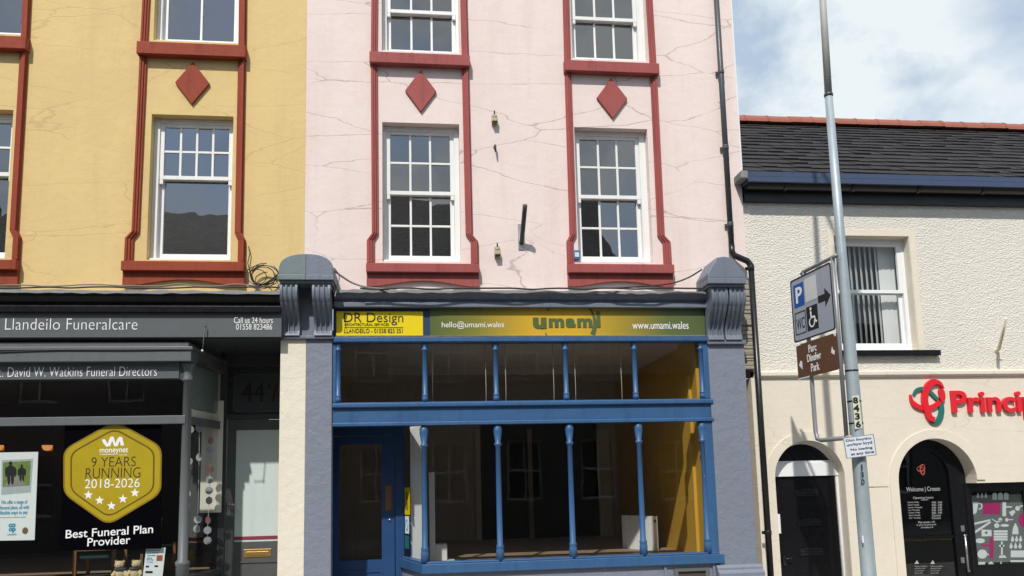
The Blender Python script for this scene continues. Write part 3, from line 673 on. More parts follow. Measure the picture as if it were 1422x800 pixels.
# splayed side window to the door
YD = 0.75
xd = P(560, 690, YD).x
g = MB(); g.add([(xd, YD, zs1), (xc_, -.045, zs1), (xc_, -.045, zt0), (xd, YD, zt0)], [(0, 1, 2, 3)]); g.build('side_glass', M['shop'], pb)
s_ = MB(); xsl = P(586, 790, -.15).x
s_.prism([(0, 0), (1, 0), (1, 1), (0, 1)], 0, 1) if False else None
def slab(mb, poly, z0, z1, mi=0):
    n = len(poly); vs = [(x, y, z0) for x, y in poly] + [(x, y, z1) for x, y in poly]
    mb.add(vs, [tuple(range(n - 1, -1, -1)), tuple(range(n, 2 * n))] + [(i, (i + 1) % n, (i + 1) % n + n, i + n) for i in range(n)], mi)
slab(s_, [(xsl, -.15), (xs1 + .03, -.15), (xs1 + .03, .02), (xc_ + .05, .02), (xd + .06, YD), (xd - .06, YD), (xsl - .01, -.10)], zs0, zs1)
slab(s_, [(xsl + .02, -.12), (xs1 + .01, -.12), (xs1 + .01, .02), (xc_ + .05, .02), (xd + .05, YD), (xd - .03, YD)], zs1, zs1 + .022)
s_.build('sill', M['blue'], pb, bevel=.006)
s_ = MB(); slab(s_, [(xsl + .03, -.10), (xs1 + .01, -.10), (xs1 + .01, .03), (xc_ + .06, .03), (xd + .05, YD), (xd - .02, YD)], 0.0, zs0 - .002)
vz0, vz1, vx0, vx1 = 0, 0, 0, 0
vx0, vx1, vz0, vz1 = rect(936, 789, 985, 806, -.115)
s_.box(vx0 - .12, vx0 - .09, -.12, -.09, 0, zs0 - .004); s_.box(vx1 + .05, vx1 + .08, -.12, -.09, 0, zs0 - .004)
sr = s_.build('stall_riser', M['slateblue'], pb)
v_ = MB(); plate(v_, rp(vx0, vx1, vz0 - .05, vz1), [rp(vx0 + .05, vx1 - .05, vz0 - .03, vz1 - .035)], -.135, -.10); v_.box(vx0 + .05, vx1 - .05, -.11, -.103, vz0 - .03, vz1 - .035, 1)
v_.build('vent', [M['shopgrey'], M['rust']], sr)
# door in the recess
dz1 = P(510, 606, YD).z
xdl, xdr = xmid + .05, P(549, 690, YD).x
fr = MB(); fr.box(xdr - .0, xd + .01, YD - .02, YD + .08, 0, zt0 + .3); fr.box(xdl, xdr, YD - .02, YD + .08, dz1 + .01, zt0 + .3)
fr.build('door_frame', M['bluedoor'], pb, bevel=.004)
gx0, gx1, gz0, gz1 = rect(471, 617, 530, 778, YD); 
D = MB(); plate(D, rp(xdl, xdr - .01, .15, dz1), [rp(gx0, gx1, gz0, gz1)], YD, YD + .045)
px0, px1, pz0, pz1 = rect(473, 792, 532, 860, YD); plate(D, rp(px0, px1, pz0, pz1), [rp(px0 + .03, px1 - .03, pz0 + .03, pz1 - .03)], YD - .012, YD - .0005)
door = D.build('door', M['bluedoor'], pb, bevel=.004)
g = MB(); g.add([(gx0, YD + .02, gz0), (gx1, YD + .02, gz0), (gx1, YD + .02, gz1), (gx0, YD + .02, gz1)], [(0, 1, 2, 3)]); g.build('door_glass', M['shop'], door)
hx0, hx1, hz0, hz1 = rect(535, 674, 543.5, 709, YD); g = MB(); g.box(hx0, hx1, YD - .008, YD - .001, hz0, hz1); g.build('push_plate', paint('worn bronze', (0.22, 0.11, 0.045), 0.5, metal=.3), door, bevel=.002)
lx = P(541, 722, YD); g = MB(); g.lathe(0, 0, [(.016, 0), (.016, .012)], 12)
for v in g.v: v.x, v.y, v.z = lx.x + v.x, YD - v.z, lx.z + v.y
g.build('lock', M['steel'], door)
# recess lining: side wall and soffit
s_ = MB(); s_.box(xmid + .001, xmid + .049, .021, YD + .1, 0, zc); s_.build('recess_side', M['bluedoor'], pb)
s_ = MB(); slab(s_, [(xs0, 0), (xc_ + .01, 0), (xd, YD), (xmid + .05, YD)], zt0 + .03, zt0 + .06); s_.build('recess_soffit', M['navy'], pb)

# ---- inside of the empty shop
XR = xs1 - .02; XL = xmid + .08; YB = 4.8; ZC = zr1 + .05; ZF = zs0 + .02
r_ = MB(); r_.box(XL, XR + .1, .0, YB, ZC, ZC + .06); r_.build('ceiling', M['ceiling'], pb)
r_ = MB(); slab(r_, [(xc_ + .07, .03), (XR, .03), (XR, YB), (xd + .1, YB), (xd + .1, YD + .05)], ZF - .06, ZF); r_.build('shop_floor', M['floorboard'], pb)
r_ = MB(); r_.box(XR, XR + .06, .03, YB, 0, ZC); r_.build('inner_wall', M['mustard'], pb)
xk0, xk1 = P(958, 690, .55).x, XR
r_ = MB(); r_.box(XR - .10, XR - .002, .10, .75, ZF, ZC); r_.box(XR - .14, XR - .10, .30, .52, ZF, ZC - .5); r_.build('inner_pier', M['mustard'], pb)
r_ = MB(); r_.box(XL - .06, XL, YD + .09, YB, 0, ZC); r_.build('inner_wall', M['roombrown'], pb)
# back wall with a dark opening
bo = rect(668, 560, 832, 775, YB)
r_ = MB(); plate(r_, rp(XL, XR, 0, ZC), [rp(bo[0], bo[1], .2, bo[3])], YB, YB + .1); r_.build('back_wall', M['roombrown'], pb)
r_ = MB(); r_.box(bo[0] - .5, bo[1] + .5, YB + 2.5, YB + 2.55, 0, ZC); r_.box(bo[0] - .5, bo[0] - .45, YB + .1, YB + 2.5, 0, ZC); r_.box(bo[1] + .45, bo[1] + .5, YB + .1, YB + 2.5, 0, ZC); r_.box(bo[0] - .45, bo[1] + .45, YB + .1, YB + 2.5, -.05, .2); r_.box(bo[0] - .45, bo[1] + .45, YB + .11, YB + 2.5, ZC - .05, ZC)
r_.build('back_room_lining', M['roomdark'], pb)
for a, b in ((661, 668), (832, 849)):
    q = rect(a, 596, b, 772, YB - .05); r_ = MB(); r_.box(q[0], q[1], YB - .06, YB - .001, ZF, q[3]); r_.build('door_casing', M['ceiling'], pb)
q = rect(733, 596, 739, 672, YB + 1.2); r_ = MB(); r_.box(q[0], q[1], YB + 1.2, YB + 1.24, .21, q[3]); r_.build('door_casing', M['ceiling'], pb)
for px in (600, 674, 701.5, 768, 798, 862):
    p_ = P(px, 515, .10); r_ = MB(); r_.tube([(p_.x, .10, zt1_ - .2), (p_.x + .005, .10, zt1_ + .2), (p_.x, .10, ZC - .002)], .004, 6); r_.build('blind_cord', M['ceiling'], pb)
# ceiling bulkhead seen through the transom lights
r_ = MB(); bz = P(700, 520, 2.6).z; r_.box(XL + .01, XR - .15, 2.6, 2.7, bz, ZC - .001); r_.build('bulkhead', M['roombrown'], pb)

# ------------------------------------------------------------------ funeral shopfront (yellow house)
YFN = -.27
xf1 = P(391, 450, YFN).x; xf0 = -9.0
cornice(yb, xf0, P(389, 415, -.38).x, 405, 423, 432, -.38, M['black'], 200)
# bay
YBY = -.16
xcb = P(255.5, 640, YBY).x; zb_s0, zb_s1 = P(130, 528, YBY).z, P(130, 503, YBY).z
b_ = MB(); zk1, zk0 = P(130, 480, -.33).z, P(130, 500.5, -.33).z
xk = P(265, 490, -.33).x; YR = .85; xjr = P(308, 640, YR).x
def bayslab(mb, xo, y0, z0, z1, d=0.0):
    slab(mb, [(xf0, y0), (xo, y0), (xjr + d, YR), (xf0, YR)], z0, z1)
bayslab(b_, xk, -.27, zk1 - .04, zk1, .05); bayslab(b_, xk - .02, -.25, zk0 + .0, zk1 - .04, .04)
bayslab(b_, xk - .06, -.22, zk1 + .0, zk1 + .06, .02)
b_.build('bay_cornice', M['shopgrey'], yb, bevel=.006)
sf = MB(); sf.box(xf0, xf1 - .01, YFN + .03, YR + .1, P(200, 470, YFN).z, P(200, 470, YFN).z + .05); sf.box(xf0, xf1 - .005, YFN + .012, -.003, P(200, 468, YFN).z, P(200, 432, YFN).z + .02)
sf.build('fascia_box', M['charcoal'], yb)
zl1, zl0 = P(130, 578.5, YBY).z, P(130, 590, YBY).z
rl = MB(); rl.box(xf0, xcb, YBY, YBY + .07, zl0, zl1)
rl.add([(xcb, YBY + .0, zl0), (xjr, YR, zl0), (xjr, YR, zl1), (xcb, YBY + .0, zl1), (xcb, YBY + .07, zl0), (xjr - .06, YR, zl0), (xjr - .06, YR, zl1), (xcb, YBY + .07, zl1)], [(0, 1, 2, 3), (4, 7, 6, 5), (3, 2, 6, 7), (0, 4, 5, 1)])
rl.build('bay_rail', M['shopgrey'], yb, bevel=.004)
hd = MB(); hd.box(xf0, xcb - .03, YBY + .012, YBY + .07, zb_s0, zk0)
hd.build('bay_head', M['charcoal'], yb)
ZS = P(200, 806, YBY).z
cl = MB(); r0 = .055
cl.lathe(xcb, YBY + .06, [(r0 * 1.3, 0.3), (r0 * 1.3, P(250, 787, YBY).z), (r0 * 1.45, P(250, 785, YBY).z), (r0 * 1.45, P(250, 781, YBY).z), (r0, P(250, 778, YBY).z), (r0 * .9, zb_s0 - .02), (r0 * 1.25, zb_s0 - .01), (r0 * 1.25, zb_s0 + .01), (r0 * 1.1, zb_s0 + .03), (r0 * 1.1, zk0 - .08), (r0 * 1.5, zk0 - .03), (r0 * 1.5, zk0)], 18)
cl.build('bay_column', M['shopgrey'], yb)
g = MB(); g.add([(xf0, YBY + .05, ZS), (xcb, YBY + .05, ZS), (xcb, YBY + .05, zb_s0), (xf0, YBY + .05, zb_s0)], [(0, 1, 2, 3)]); g.build('bay_glass', M['shop'], yb)
g = MB(); g.add([(xcb, YBY + .05, ZS), (xjr - .03, YR, ZS), (xjr - .03, YR, zk0), (xcb, YBY + .05, zk0)], [(0, 1, 2, 3)]); g.build('side_glass', M['shop'], yb)
st = MB(); slab(st, [(xf0, YBY - .03), (xcb + .06, YBY - .03), (xjr + .03, YR), (xf0, YR)], ZS - .06, ZS); slab(st, [(xf0, YBY + .02), (xcb + .02, YBY + .02), (xjr, YR), (xf0, YR)], 0, ZS - .06); st.build('stall_riser', M['charcoal'], yb)
# inside
it = MB(); it.box(xf0, xjr - .08, 4.2, 4.26, 0, 3.2); it.box(xf0, xjr - .04, YBY + .1, 4.2, zk0 - .002, zk0 + .03); it.box(xjr - .14, xjr - .08, YR + .08, 4.2, 0, zk0)
it.build('inner_wall', paint('dim lilac wall', (0.055, 0.045, 0.05), .9, bump=0), yb)
it = MB(); it.box(xf0, xjr - .08, YR, 4.2, ZS - .1, ZS - .05); it.build('shop_floor', M['floorboard'], yb)
# door and fanlight
dx0 = P(313, 690, YR).x; dx1 = dx0 + .98; dzt = P(350, 583, YR).z; zfl = P(350, 505, YR).z
fr = MB(); fr.box(xjr - .03, dx0, YR - .02, YR + .1, 0, zfl + .4); fr.box(dx0, dx1, YR - .018, YR + .1, dzt + .01, dzt + .07); fr.box(dx0, dx1, YR - .018, YR + .1, P(350, 509, YR).z, zfl + .4); fr.build('door_frame', M['charcoal'], yb, bevel=.004)
gx0, gx1, gz0, gz1 = rect(326.5, 597, 392, 752, YR); gx1 = dx1 - .13
D = MB(); plate(D, rp(dx0 + .01, dx1, .1, dzt), [rp(gx0, gx1, gz0, gz1)], YR, YR + .045)
q = rect(321, 778, 392, 850, YR); plate(D, rp(q[0], dx1 - .12, q[2], q[3]), [rp(q[0] + .03, dx1 - .15, q[2] + .03, q[3] - .03)], YR - .012, YR - .0005)
door = D.build('door', paint('grey door paint', (0.085, 0.09, 0.09), .42), yb, bevel=.004)
g = MB(); g.box(gx0, gx1, YR + .012, YR + .02, gz0, gz1); g.build('frosted_pane', M['frost'], door)
q = rect(326, 744.5, 392, 749, YR); g = MB(); g.box(gx0, gx1, YR + .006, YR + .011, q[2], q[3]); g.build('maroon_strip', M['maroon'], door)
q = rect(338.5, 762.5, 376.5, 773.5, YR); g = MB(); g.box(*q[:2], YR - .008, YR - .001, *q[2:]); g.box(q[0] + .03, q[1] - .03, YR - .013, YR - .009, q[2] + .02, q[3] - .03); g.build('letterbox', M['brass'], door, bevel=.003)
q = rect(315.5, 696, 320.5, 716, YR); g = MB(); g.box(*q[:2], YR - .01, YR - .001, *q[2:]); zh = P(318, 700.5, YR).z; xh_ = (q[0] + q[1]) / 2
g.tube([(xh_, YR - .005, zh), (xh_, YR - .06, zh), (xh_ + .02, YR - .07, zh), (xh_ + .12, YR - .07, zh)], .011, 8); g.build('handle', M['steel'], door)
q = rect(322, 510.5, 400, 573, YR)
fl = MB(); fl.box(dx0, dx1, YR + .02, YR + .03, dzt + .07, P(350, 509, YR).z); fan = fl.build('fanlight', paint('dark fanlight glass', (0.03, 0.034, 0.036), .25, bump=0), yb)
def notch(q, c): x0, x1, z0, z1 = q; return [(x0 + c, z0), (x1 - c, z0), (x1, z0 + c), (x1, z1 - c), (x1 - c, z1), (x0 + c, z1), (x0, z1 - c), (x0, z0 + c)]
qa = rect(324, 519, 408, 572, YR); fl = MB(); plate(fl, notch(qa, .04), [notch((qa[0] + .008, qa[1] - .008, qa[2] + .008, qa[3] - .008), .04)], YR + .014, YR + .019, 0)
plate(fl, notch((qa[0] + .009, qa[1] - .009, qa[2] + .009, qa[3] - .009), .04), [], YR + .016, YR + .0195, 2)
ptext(fl, '44', 336, 531, 367, 558, YR + .013, 1); ptext(fl, 'A', 371, 532, 377, 541, YR + .013, 1); ptext(fl, '/', 378, 534, 385, 558, YR + .013, 1)
fl.build('house_number', [M['shopgrey'], M['txtblack'], paint('etched grey glass', (0.055, 0.062, 0.066), .35, bump=0)], fan)
# frosted corner pane on the bay's splayed side
def side(x, z, o, A=Vector((xcb, YBY + .05)), B=Vector((xjr - .03, YR))):
    d = (B - A).normalized(); nrm = Vector((d.y, -d.x)); p = A + d * x + nrm * o; return Vector((p.x, p.y, z))
SL = (Vector((xjr - .03, YR)) - Vector((xcb, YBY + .05))).length
sp = MB(); sz0, sz1 = P(285, 571, .3).z, P(285, 508, .3).z
me = MB(); plate(me, rp(.03, SL - .02, zl1 + .0, zk0 - .01), [notch((.10, SL - .09, sz0, sz1), .05)], -.002, 0.0)
plate(me, notch((.104, SL - .094, sz0 + .004, sz1 - .004), .05), [], -.003, 0.0, 1)
for v, in zip(me.v): v.x, v.y, v.z = side(v.x, v.z, -.004 - v.y)
me.build('etched_side_light', [M['creamfilm'], M['frostdark']], yb)

# ------------------------------------------------------------------ cream building on the right
YW = 0.06
cb = thing('cream_building', (8, 1, 0), 'low cream roughcast building with slate roof, arched doorways and red shop lettering', 'building')
xw0 = xr + .024; xw1 = 13.5
zband = P(1200, 521, YW).z; ztopw = P(1200, 277, YW).z
opw = rect(1163, 328, 1268.5, 487, YW)
W = MB(); plate(W, rp(xw0, xw1, zband, ztopw + .1), [rp(*opw)], YW, YW + .25); W.box(xw1, xw1 + .2, YW, 6, 0, ztopw + .3); W.build('wall', M['roughcast'], cb)
# smooth surround of the window
s_ = MB(); plate(s_, [(opw[0] - .09, opw[2]), (opw[0], opw[2]), (opw[0], opw[3]), (opw[1], opw[3]), (opw[1], opw[2]), (opw[1] + .09, opw[2]), (opw[1] + .09, opw[3] + .085), (opw[0] - .09, opw[3] + .085)], [], YW - .012, YW + .012)
s_.box(opw[1] - .004, opw[1], YW - .0, YW + .2, opw[2], opw[3] - .001); s_.box(opw[0], opw[1] - .004, YW, YW + .2, opw[3] - .004, opw[3]); s_.build('window_surround', M['cream'], cb)
q = rect(1165, 486, 1307, 493.5, YW - .08); s_ = MB(); s_.box(q[0], q[1], YW - .08, YW + .12, q[2], q[3]); s_.build('sill', M['black'], cb, bevel=.006)
# white plastic window
yw = YW + .13
f = MB(); plate(f, rp(*opw), [rp(opw[0] + .05, opw[1] - .055, opw[2] + .06, opw[3] - .05)], yw, yw + .07)
win = f.build('window', M['upvc'], cb, bevel=.004)
ix0, ix1, iz0, iz1 = opw[0] + .05, opw[1] - .055, opw[2] + .06, opw[3] - .05; zmw = P(1215, 404, yw).z
f = MB(); plate(f, rp(ix0, ix1, zmw - .03, iz1), [rp(ix0 + .05, ix1 - .05, zmw + .015, iz1 - .05)], yw + .005, yw + .045); f.build('upper_sash', M['upvc'], win, bevel=.003)
f = MB(); plate(f, rp(ix0 + .001, ix1 - .001, iz0, zmw - .001), [rp(ix0 + .05, ix1 - .05, iz0 + .07, zmw - .045)], yw + .047, yw + .069); f.build('lower_sash', M['upvc'], win, bevel=.003)
for nm, y, a, b in (('upper_glass', yw + .03, zmw, iz1 - .04), ('lower_glass', yw + .058, iz0 + .04, zmw - .02)):
    g = MB(); g.add([(ix0 + .03, y, a), (ix1 - .03, y, a), (ix1 - .03, y, b), (ix0 + .03, y, b)], [(0, 1, 2, 3)]); g.build(nm, M['pvcglass'], win)
bl = MB(); nsl = 13
for i in range(nsl):
    x = ix0 + (ix1 - ix0) * (i + .5) / nsl; a = R(-42) if i < 10 else R(10); hw = .044
    dx, dy = math.cos(a) * hw, math.sin(a) * hw; y = yw + .16
    bl.add([(x - dx, y + dy, iz0), (x + dx, y - dy, iz0), (x + dx, y - dy, iz1), (x - dx, y + dy, iz1), (x - dx, y + dy + .002, iz0), (x + dx, y - dy + .002, iz0), (x + dx, y - dy + .002, iz1), (x - dx, y + dy + .002, iz1)], [(0, 1, 2, 3), (7, 6, 5, 4), (0, 3, 7, 4), (1, 5, 6, 2)])
bl.build('vertical_blind', paint('white blind', (.75, .75, .73), .7, var=.03, bump=0, grime=.02), win)
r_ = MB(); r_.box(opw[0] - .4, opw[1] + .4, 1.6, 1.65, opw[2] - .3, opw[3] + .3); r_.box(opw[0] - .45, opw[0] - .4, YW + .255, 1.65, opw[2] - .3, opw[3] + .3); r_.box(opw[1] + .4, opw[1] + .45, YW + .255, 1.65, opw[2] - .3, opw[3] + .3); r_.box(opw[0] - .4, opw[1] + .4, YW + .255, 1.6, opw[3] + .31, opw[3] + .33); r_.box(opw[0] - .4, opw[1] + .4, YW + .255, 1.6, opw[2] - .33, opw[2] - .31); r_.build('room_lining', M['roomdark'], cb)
# string course
zb1, zb0 = P(1230, 514.5, YW - .06).z, P(1230, 522.5, YW - .06).z
s_ = MB(); s_.prof([(YW - .06, zb0 + .02), (YW - .02, zb0 - .005), (YW + .1, zb0 - .005), (YW + .1, zb1 + .005), (YW, zb1 + .005), (YW - .06, zb1 - .01)], xw0, xw1); s_.build('string_course', M['cream'], cb, bevel=.005)
# lower wall with arches
YL = YW - .012
ax0, ax1 = P(1075.5, 660, YL).x, P(1172, 660, YL).x; acx, ar = (ax0 + ax1) / 2, (ax1 - ax0) / 2; atop = P(1120, 612, YL).z; asp = atop - ar
bx0, bx1 = P(1247, 668, YL).x, P(1356, 668, YL).x; bcx, br = (bx0 + bx1) / 2, (bx1 - bx0) / 2; btop = P(1300, 609, YL).z; bsp = btop - br
zlin = P(1390, 670, YL).z; bxe = bx1 + 2.6
h1 = [(ax0, -.05), (ax1, -.05)] + arc(acx, asp, ar, ar, 0, 180)
h2 = [(bx0, -.05), (bxe, -.05), (bxe, zlin), (bx1, zlin)] + arc(bcx, bsp, br, br, 0, 180)
outer = [(xw0, -.06)] + [(ax0, -.06)] + list(reversed(h1[2:])) [:0]
poly = [(xr - .02, -.03), (ax0, -.03)] + list(reversed(arc(acx, asp, ar, ar, 0, 180))) + [(ax1, -.03), (bx0, -.03)] + list(reversed(arc(bcx, bsp, br, br, 0, 180))) + [(bx1, zlin), (bxe, zlin), (bxe, -.03), (xw1, -.03), (xw1, zb0), (xr - .02, zb0)]
W = MB(); plate(W, poly, [], YL, YL + .22); 
W.build('lower_wall', M['cream'], cb)
zg = P(1240, 675.5, YL).z
gr = MB()                                         # grooved impost line and moulded arch rings
for a, b in ((xw0 + .0, ax0 - .12), (ax1 + .12, bx0 - .14)): gr.box(a, b, YL - .004, YL + .001, zg - .006, zg + .006, 1)
for cx_, sp_, rr in ((acx, asp, ar), (bcx, bsp, br)):
    w2 = .12
    ring = arc(cx_, sp_, rr + w2, rr + w2, 0, 180, 32) + list(reversed(arc(cx_, sp_, rr + .001, rr + .001, 0, 180, 32)))
    plate(gr, ring, [], YL - .018, YL + .001)
    gr.box(cx_ - rr - w2, cx_ - rr - .001, YL - .018, YL, 0, sp_); 
gr.box(acx + ar + .001, acx + ar + .12, YL - .018, YL, 0, asp)
gr.build('arch_moulding', [M['cream'], M['rubble']], cb, bevel=.006)
# black door under a fanlight, white frame
yd = YL + .15
zhd0, zhd1 = P(1120, 661, yd).z, P(1120, 643, yd).z
f = MB(); f.box(ax0 + .001, ax0 + .03, yd, yd + .07, 0, zhd0); jl = P(1165, 730, yd).x; f.box(jl, ax1 - .001, yd, yd + .07, 0, zhd0)
f.box(ax0 + .001, ax1 - .001, yd - .012, yd + .07, zhd0, zhd1)
rr = ar - .002
f2 = arc(acx, asp, rr, rr, 0, 180, 32); f2 = [(x, max(z, zhd1 + .001)) for x, z in f2]; ri = rr - .035
inn = [(x, max(z, zhd1 + .03)) for x, z in arc(acx, asp, ri, ri, 0, 180, 32)]
plate(f, f2, [inn], yd + .003, yd + .067)
f.build('door_frame', M['upvc'], cb, bevel=.003)
g = MB(); plate(g, inn, [], yd + .03, yd + .036); g.build('fanlight', paint('dark fanlight', (.006, .007, .012), .2, bump=0), cb)
D = MB(); D.box(ax0 + .03, jl, yd + .02, yd + .065, .05, zhd0 - .003)
for a in (681, 723, 764):
    q = rect(1089, a - 9, 1155, a + 22, yd + .02)
door = D.build('door', M['black'], cb, bevel=.003)
for a, b, c_, d_ in ((1105.5, 680, 1136, 689), (1108, 721, 1139, 730), (1111.5, 762, 1143, 771.5)):
    q = rect(a, b, c_, d_, yd + .01); g = MB(); g.box(q[0], q[1], yd + .008, yd + .019, q[2], q[3]); g.box(q[0] + .06, q[1] - .09, yd - .004, yd + .007, q[3] - .02, q[3] + .012); g.box(q[0] - .012, q[1] + .012, yd + .002, yd + .019, q[3] - .045, q[3] - .034); g.build('letterbox', paint('black satin metal', (.02, .02, .024), .3, metal=.3, bump=0), door, bevel=.003)
q = rect(1079, 714, 1084, 741, yd - .01); g = MB(); g.box(q[0], q[1], yd - .012, yd - .001, q[2], q[3]); g.build('doorbell_panel', M['upvc'], cb, bevel=.003)
kk = P(1089, 776, yd); g = MB(); g.box(kk.x - .012, kk.x + .03, yd + .004, yd + .019, kk.z - .09, kk.z + .03); g.tube([(kk.x + .01, yd + .01, kk.z), (kk.x + .01, yd - .03, kk.z), (kk.x + .09, yd - .035, kk.z + .005)], .01, 8); g.build('handle', paint('black satin lever', (.03, .03, .034), .3, metal=.4, bump=0), door)
# shop door under the second arch
yg = YL + .20
sh_x = P(1341, 720, yg).x; rr = br - .002
f = MB(); of = [(bx0 + .001, -.02), (bx1 + .06, -.02), (bx1 + .06, zlin - .002), (bx1 - .004, zlin - .002)] + arc(bcx, bsp, rr, rr, 8, 180, 32)
xi0, xi1 = bx0 + .06, P(1324, 720, yg).x
icx, ir = (xi0 + xi1) / 2, (xi1 - xi0) / 2; isp = P(1290, 622, yg).z - ir
plate(f, of, [[(xi0, .1), (xi1, .1)] + arc(icx, isp, ir, ir, 0, 180, 28)], yg, yg + .08)
sdoor = f.build('shop_door', M['black'], cb, bevel=.004)
g = MB(); plate(g, [(xi0, .1), (xi1, .1)] + arc(icx, isp, ir, ir, 0, 180, 28), [], yg + .03, yg + .034); g.build('door_glass', M['shop'], sdoor)
zmr = P(1290, 746, yg).z; g = MB(); g.box(xi0, xi1, yg + .005, yg + .029, zmr - .012, zmr + .006); g.build('glazing_rail', M['black'], sdoor)
hp = [P(1317, 743, yg - .06), P(1337, 743, yg - .06), P(1340, 793, yg - .06), P(1324, 792, yg - .06)]
g = MB(); hxx = P(1335, 743, yg).x; zu, zd = P(1335, 743, yg).z, P(1335, 793, yg).z
g.tube([(hxx + .07, yg - .005, zu), (hxx + .0, yg - .07, zu), (hxx - .02, yg - .075, zu)], .012, 8); g.tube([(hxx + .0, yg - .07, zu + .0), (hxx + .0, yg - .07, zd - .0)], .014, 10); g.tube([(hxx + .07, yg - .005, zd), (hxx + .0, yg - .07, zd)], .012, 8); g.build('pull_handle', M['steel'], sdoor)
for py in (734, 778):
    q = rect(1334, py - 4, 1339, py + 4, yg); g = MB(); g.box(q[0], q[1], yg - .008, yg - .001, q[2], q[3]); g.build('lock', M['steel'], sdoor, bevel=.002)
# shop window
wx0 = P(1347, 740, yg).x
f = MB(); zfw = P(1385, 682, yg).z; f.box(wx0 - .02, bxe - .002, yg - .01, yg + .06, zfw, zlin - .003); f.box(wx0 - .02, wx0 + .01, yg - .01, yg + .06, 0, zfw); f.box(wx0 + .01, bxe - .002, yg - .01, yg + .06, 0, .3)
sw = f.build('shop_window', M['black'], cb, bevel=.004)
g = MB(); g.add([(wx0 + .01, yg + .01, .3), (bxe - .002, yg + .01, .3), (bxe - .002, yg + .01, zfw), (wx0 + .01, yg + .01, zfw)], [(0, 1, 2, 3)]); g.build('glass', M['shop'], sw)
xmu = P(1421.5, 700, yg).x; g = MB(); g.box(xmu, xmu + .05, yg - .008, yg + .05, .3, zfw - .001); g.build('mullion', M['black'], sw)
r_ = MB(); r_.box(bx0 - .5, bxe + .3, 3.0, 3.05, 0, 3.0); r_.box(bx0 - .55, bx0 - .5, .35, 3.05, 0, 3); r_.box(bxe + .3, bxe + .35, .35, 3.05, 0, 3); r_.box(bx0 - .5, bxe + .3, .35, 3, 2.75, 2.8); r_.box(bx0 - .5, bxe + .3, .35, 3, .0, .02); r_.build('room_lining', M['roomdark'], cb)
# eaves: board, gutter, blue gutter board, slate roof, ridge
q0, q1 = P(1230, 283, YW - .06).z, P(1230, 266, YW - .06).z
e_ = MB(); e_.box(xw0, xw1 + .1, YW - .07, YW + .1, q0, q1 + .08); e_.build('eaves_board', M['darkwood'], cb)
zg1, zg0 = P(1230, 254, -.16).z, P(1230, 267, -.16).z
e_ = MB(); cyg, rg = -.10, (zg1 - zg0) / 1.5
prof = [(cyg + rg * math.cos(R(a)), zg1 - .02 + rg * math.sin(R(a))) for a in range(180, 361, 15)]
e_.prof(prof + [(cyg + rg, zg1), (cyg - rg, zg1)], xw0 - .0, xw1)
x = xw0 + .5
while x < xw1: e_.prof([(cyg + (rg + .012) * math.cos(R(a)), zg1 - .02 + (rg + .012) * math.sin(R(a))) for a in range(180, 361, 15)] + [(cyg + rg, zg1 + .004), (cyg - rg - .01, zg1 + .004)], x, x + .05); x += .95
e_.build('gutter', M['pipeblack'], cb)
ya = -.22; zh1, zh0 = P(1230, 240, ya).z, P(1230, 256, ya).z
e_ = MB(); hm = (zh1 - zh0)
for k, (f0, f1, dy) in enumerate(((0, .44, 0), (.5, .93, .022), (.97, 1.0, .05))): e_.box(xw0 - .03, xw1 + .1, ya + dy, YW - .03, zh0 + hm * f0, zh0 + hm * f1)
e_.box(xw0 - .025, xw1 + .09, ya + .06, YW - .031, zh0 + .01, zh1 - .01)
e_.build('eaves_trim', M['gutterblue'], cb, bevel=.005)
pts = [P(1028, 237, -.2), P(1037, 237, -.2)]; e_ = MB(); qa = P(1031, 243, -.2); e_.box(qa.x - .035, xw0 - .032, -.24, .02, qa.z - .06, qa.z + .05); e_.build('gutter_end', M['lead'], cb, bevel=.015)
pit = R(34); ze = zh1 - .01; ye = ya + .06
def ridge_s():
    for i in range(800):
        s = i * .01; pt = Vector((6.0, ye + s * math.cos(pit), ze + s * math.sin(pit))); d = pt - CAM
        py = PY - F * d.dot(UP) / d.dot(FWD); px = PX + F * d.dot(RT) / d.dot(FWD)
        if py < 178 + (px - 1225) * .03: return s
    return 4.0
SR = ridge_s(); rows = 15; rw = SR / rows; rf = MB()
ny, nz = -math.sin(pit), math.cos(pit)
for j in range(rows):
    s0 = j * rw; x = xw0 - .02 - random.uniform(0, .25)
    while x < xw1 + .1:
        wd = random.uniform(.2, .26); xa_ = max(x + .003, xw0 - .02); xb_ = x + wd
        if xb_ > xa_ + .02:
            j1 = random.uniform(-.022, .022); lift = .018 + random.uniform(0, .016); s_a = s0 + j1; s_b = s0 + rw * 1.15
            def pt(xx, s, l): return (xx, ye + s * math.cos(pit) + ny * l, ze + s * math.sin(pit) + nz * l)
            vs = [pt(xa_, s_a, lift), pt(xb_, s_a, lift), pt(xb_, s_b, .004), pt(xa_, s_b, .004), pt(xa_, s_a, -.002), pt(xb_, s_a, -.002)]
            rf.add(vs, [(0, 1, 2, 3), (4, 5, 1, 0), (4, 0, 3), (5, 2, 1)])
        x += wd + .004
roof = rf.build('roof', M['slate'], cb)
bs = MB(); bs.add([pt(xw0 - .02, 0, -.01), pt(xw1 + .1, 0, -.01), pt(xw1 + .1, SR, -.01), pt(xw0 - .02, SR, -.01), (xw1 + .1, 6.5, ze - .2), (xw0 - .02, 6.5, ze - .2)], [(0, 1, 2, 3), (3, 2, 4, 5)]); bs.build('roof_deck', M['darkwood'], cb)
rt = MB(); yr_, zr_ = ye + SR * math.cos(pit), ze + SR * math.sin(pit); x = xw0 - .02
